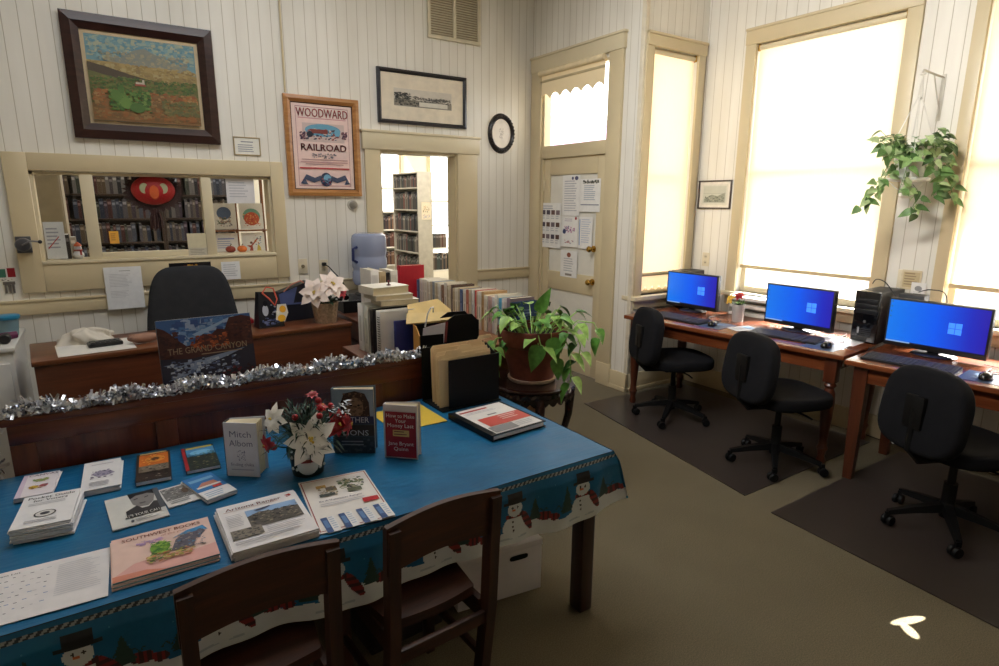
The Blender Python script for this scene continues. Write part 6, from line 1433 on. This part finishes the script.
mb = MB(); mb.lathe([(.088,-.012),(.108,-.008),(.112,.004),(.104,.01),(.07,.002)], WPOT, 32); mb.build('saucer', t)
CRD = col((226, 222, 212), .8)
mb = MB()
for k in range(4):
    a = PI/2*k+.5; mb.tube([(.002*math.cos(a),.002*math.sin(a),.592),(.012*math.cos(a),.012*math.sin(a),.46),(.108*math.cos(a),.108*math.sin(a),.19),(.110*math.cos(a),.110*math.sin(a),.0),(.05*math.cos(a),.05*math.sin(a),-.055),(0,0,-.075)], .0035, CRD, 6)
mb.ball((0,0,.46), .012, CRD, 8); mb.lathe([(.02,-.11),(.035,-.1),(.03,-.085),(.008,-.075)], CRD, 16); mb.lathe([(.012,.588),(.016,.594),(.012,.60)], CRD, 12); mb.build('macrame_cord', t)
IV = [col((104, 140, 78), .45, var=.3, scale=30), col((140, 172, 108), .45, var=.3, scale=30), col((74, 108, 58), .45, var=.3, scale=30), col((176, 198, 144), .45, var=.25, scale=30)]
DR_ = Vector((.832, -.555, 0)); DV = Vector((-.555, -.832, 0)); q = random.Random(77); mbs = MB(); mbl = MB()
def ivy(pts, n, L):
    P = [DR_*a+DV*b+Vector((0,0,c)) for a, b, c in pts]; mbs.tube([tuple(p) for p in P], .002, IV[0], 5); k_ = len(P)-1
    for i in range(n):
        u = (i+.5)/n*k_; k = min(int(u), k_-1); c = P[k].lerp(P[k+1], u-k); d = Vector((q.gauss(0,.7), q.gauss(0,.7), q.uniform(-1.1,.05)))+DV*.4
        st = c+d.normalized()*L*.3; mbs.tube([tuple(c), tuple(st)], .0014, IV[0], 4); leaf(mbl, st, d, DV+Vector((0,0,.6)), L*q.uniform(.75,1.1), L*.68, q.choice(IV), .25, .14, HEART)
for i in range(64):
    a = q.uniform(0, 2*PI); r_ = q.uniform(.01, .085); b = Vector((r_*math.cos(a), r_*math.sin(a), .17)); h = q.uniform(.03, .13); tip = b+Vector((math.cos(a)*h, math.sin(a)*h, h*q.uniform(.3,1)))
    mbs.tube([tuple(b), tuple(tip)], .0018, IV[0], 4); leaf(mbl, tip, (math.cos(a), math.sin(a), q.uniform(-.6,.3)), (0,0,1), q.uniform(.05,.08), .05, q.choice(IV), .35, .14, HEART)
for pts, n in (([(-.05,.03,.17),(-.12,.05,.22),(-.19,.05,.20),(-.20,.05,.1)], 6), ([(-.06,.05,.18),(-.14,.07,.16),(-.2,.07,.02),(-.25,.07,-.06)], 8), ([(-.06,.05,.17),(-.15,.06,.05),(-.24,.06,-.08),(-.29,.05,-.16)], 9), ([(-.03,.08,.18),(-.08,.11,.12),(-.1,.11,.0),(-.12,.11,-.09)], 7),
     ([(.02,.08,.18),(.05,.11,.14),(.07,.11,.04)], 4), ([(.05,.06,.18),(.1,.1,.1),(.1,.11,-.02),(.08,.11,-.1)], 7), ([(.05,.0,.18),(.14,.04,.2),(.2,.04,.12),(.22,.03,.0)], 8), ([(.06,.02,.18),(.17,.03,.14),(.24,.03,.0),(.27,.02,-.12)], 9), ([(.04,.02,.18),(.12,.03,.24),(.23,.02,.2)], 6), ([(0,.05,-.03),(.03,.08,-.08),(.0,.08,-.16),(.03,.08,-.19)], 6), ([(-.05,.05,.18),(-.16,.06,.17),(-.23,.05,.22)], 4)):
    ivy(pts, int(n*1.8), .07)
mbs.build('stems', t); mbl.build('foliage', t, 60)
# papers pinned on the door: coordinates measured on the door face, u = distance from the hinge-side paper edge
def door_paper(label, y0, y1, z0, z1, art, c=(236,234,230), off=.014):
    note('door_notice', label, 'notice', (XD, y0, z0), W_, y0-y1, z1-z0, art, c, 'papers on the door', off=-.012+off)
door_paper('calendar-like sheet with rows of small portraits on the door', 4.775, 4.455, 1.165, 1.59, [('l', .1, .92, .5, 2, .05, (170,170,180))] + [('r', .08+.23*i, .74-.27*j, .17, .10, q.choice([(110,84,80), (84,76,86), (120,104,110), (96,70,60)])) for i in range(4) for j in range(3)] + [('l', .08+.23*i, .70-.27*j, .17, 2, .05, (190,190,196)) for i in range(4) for j in range(3)], off=.006)
door_paper('tall white notice with two dark seals at the top of the door', 4.45, 4.205, 1.475, 1.84, [('e', .58, .92, .06, .04, (90,90,120)), ('e', .8, .92, .1, .05, (90,90,120))] + [('l', .12, .84, .76, 13, .06, (186,184,192))], off=.002)
door_paper('white notice with a dark photo band at the upper right of the door', 4.2, 3.935, 1.515, 1.80, [('d', .1, .84, .84, .14, 24, [(90,90,84), (60,64,60), (150,150,140)], .16, 3), ('l', .2, .78, .6, 8, .06, (170,176,190)), ('r', .05, .2, .9, .03, (130,130,150))], off=.004)
door_paper('white flyer with a purple heading in the middle of the door', 4.45, 4.21, 1.19, 1.47, [('e', .86, .94, .06, .05, (170,60,60)), ('l', .2, .9, .5, 2, .06, (190,180,190)), ('d', .1, .45, .8, .25, 30, [(176,120,160), (120,110,150), (206,160,180)], .14, 4), ('e', .2, .5, .1, .08, (60,70,110)), ('d', .2, .1, .6, .14, 10, [(190,120,110), (150,150,170)], .12, 5)], off=.005)
door_paper('pale striped leaflet at the middle right of the door', 4.205, 4.02, 1.185, 1.47, [('r', .05, .1, .06, .82, (120,150,200)), ('l', .2, .9, .7, 11, .07, (196,200,214))], off=.003)
door_paper('narrow white notice with a brown figure low on the door', 4.45, 4.21, .905, 1.155, [('e', .5, .84, .12, .09, (150,90,70)), ('l', .2, .68, .6, 6, .09, (186,186,190)), ('r', .3, .06, .4, .08, (150,140,130))], off=.003)
# ------------------------------------------------------------------ camera, light
def camera():
    yaw, pitch, roll, Fp = math.radians(33.7), math.radians(12.4), math.radians(.35), 598
    f = Vector((math.sin(yaw)*math.cos(pitch), math.cos(yaw)*math.cos(pitch), -math.sin(pitch)))
    r = f.cross(Vector((0,0,1))).normalized(); u = r.cross(f)
    c, s = math.cos(roll), math.sin(roll); r, u = c*r+s*u, -s*r+c*u
    cam = bpy.data.cameras.new('camera'); o = bpy.data.objects.new('camera', cam); C.objects.link(o)
    cam.sensor_width = 36; cam.lens = Fp/999*36; cam.clip_start = .02
    o.matrix_world = Matrix(((r.x,u.x,-f.x,0),(r.y,u.y,-f.y,0),(r.z,u.z,-f.z,1.6),(0,0,0,1)))
    bpy.context.scene.camera = o
camera()
def area(name, loc, target, sx, sy, power, c=(1,1,1)):
    l = bpy.data.lights.new(name, 'AREA'); l.shape = 'RECTANGLE'; l.size = sx; l.size_y = sy; l.energy = power; l.color = c
    o = bpy.data.objects.new(name, l); C.objects.link(o); o.location = loc
    o.rotation_euler = (Vector(target)-Vector(loc)).to_track_quat('-Z', 'Y').to_euler(); return o
wld = bpy.data.worlds.new('World'); bpy.context.scene.world = wld; wld.use_nodes = True
bg = wld.node_tree.nodes['Background']; bg.inputs[0].default_value = (.97, .985, 1, 1); bg.inputs[1].default_value = WORLD_E
# daylight through the strips below the shades, the transom and the library windows
for nm, y in (('middle', 2.5), ('right', 1.02)):
    area('daylight_%s_window' % nm, (XR+.55, y, 1.9), (XR-1, y, 1.75), 1.0, 1.9, SKY_P, (1, .99, .97))
    l = area('low_daylight_%s_window' % nm, (XR+.5, y, 1.45), (XR-.35, y, .72), 1.0, .3, 45, (1, .97, .93)); l.data.spread = math.radians(70)
area('daylight_bay_window', (4.01, YB+.6, 1.8), (4.01, YB-1, 1.7), .5, 1.9, 5.5, (1, .96, .88))
area('library_fill', (3.4, 7.6, 3.6), (3.6, 7.6, 0), 2.5, 2.5, 80, (1, .96, .9))  # added fill under the library ceiling, no fixture there
area('library_window_light', (5.6, 10.2, 2.2), (3.5, 7.5, 1.0), 1.2, 1.5, 90, (1, .97, .92))
area('room_fill', (1.0, 2.9, 3.62), (1.0, 2.9, 0), 2.4, 1.6, 40, (.95, .97, 1))  # added overhead fill for the whole room, stands for no fixture
l = area('wall_fill', (.1, 1.5, 3.55), (4.39, 2.0, 2.15), 1.2, .5, WALL_FILL_P, (1, .97, .92)); l.data.spread = math.radians(75)  # added fill aimed at the right wall to brighten it
from mathutils import Quaternion
for (px, py, deg, ry, a) in ((2.485, .815, 2.5, .28, -.12), (2.425, .785, 1.6, .42, 1.3)):   # sun slipping past the edge of the right-hand shade
    l = bpy.data.lights.new('sunbeam', 'SPOT'); l.energy = 3800; l.spot_size = math.radians(deg); l.spot_blend = .3; l.shadow_soft_size = .004; l.color = (1, .95, .86)
    o = bpy.data.objects.new('sunbeam', l); C.objects.link(o); o.location = (XR-.06, .35, 2.6); o.rotation_mode = 'QUATERNION'
    o.rotation_quaternion = (Vector((px, py, 0))-o.location).to_track_quat('-Z', 'Y') @ Quaternion((0,0,1), a); o.scale = (ry, 1, 1)
sc = bpy.context.scene
sc.view_settings.view_transform = 'Standard'; sc.view_settings.look = 'None'; sc.view_settings.exposure = EXPO
sc.cycles.max_bounces = 8; sc.cycles.diffuse_bounces = 5; sc.cycles.transparent_max_bounces = 12
sc.cycles.sample_clamp_indirect = 6
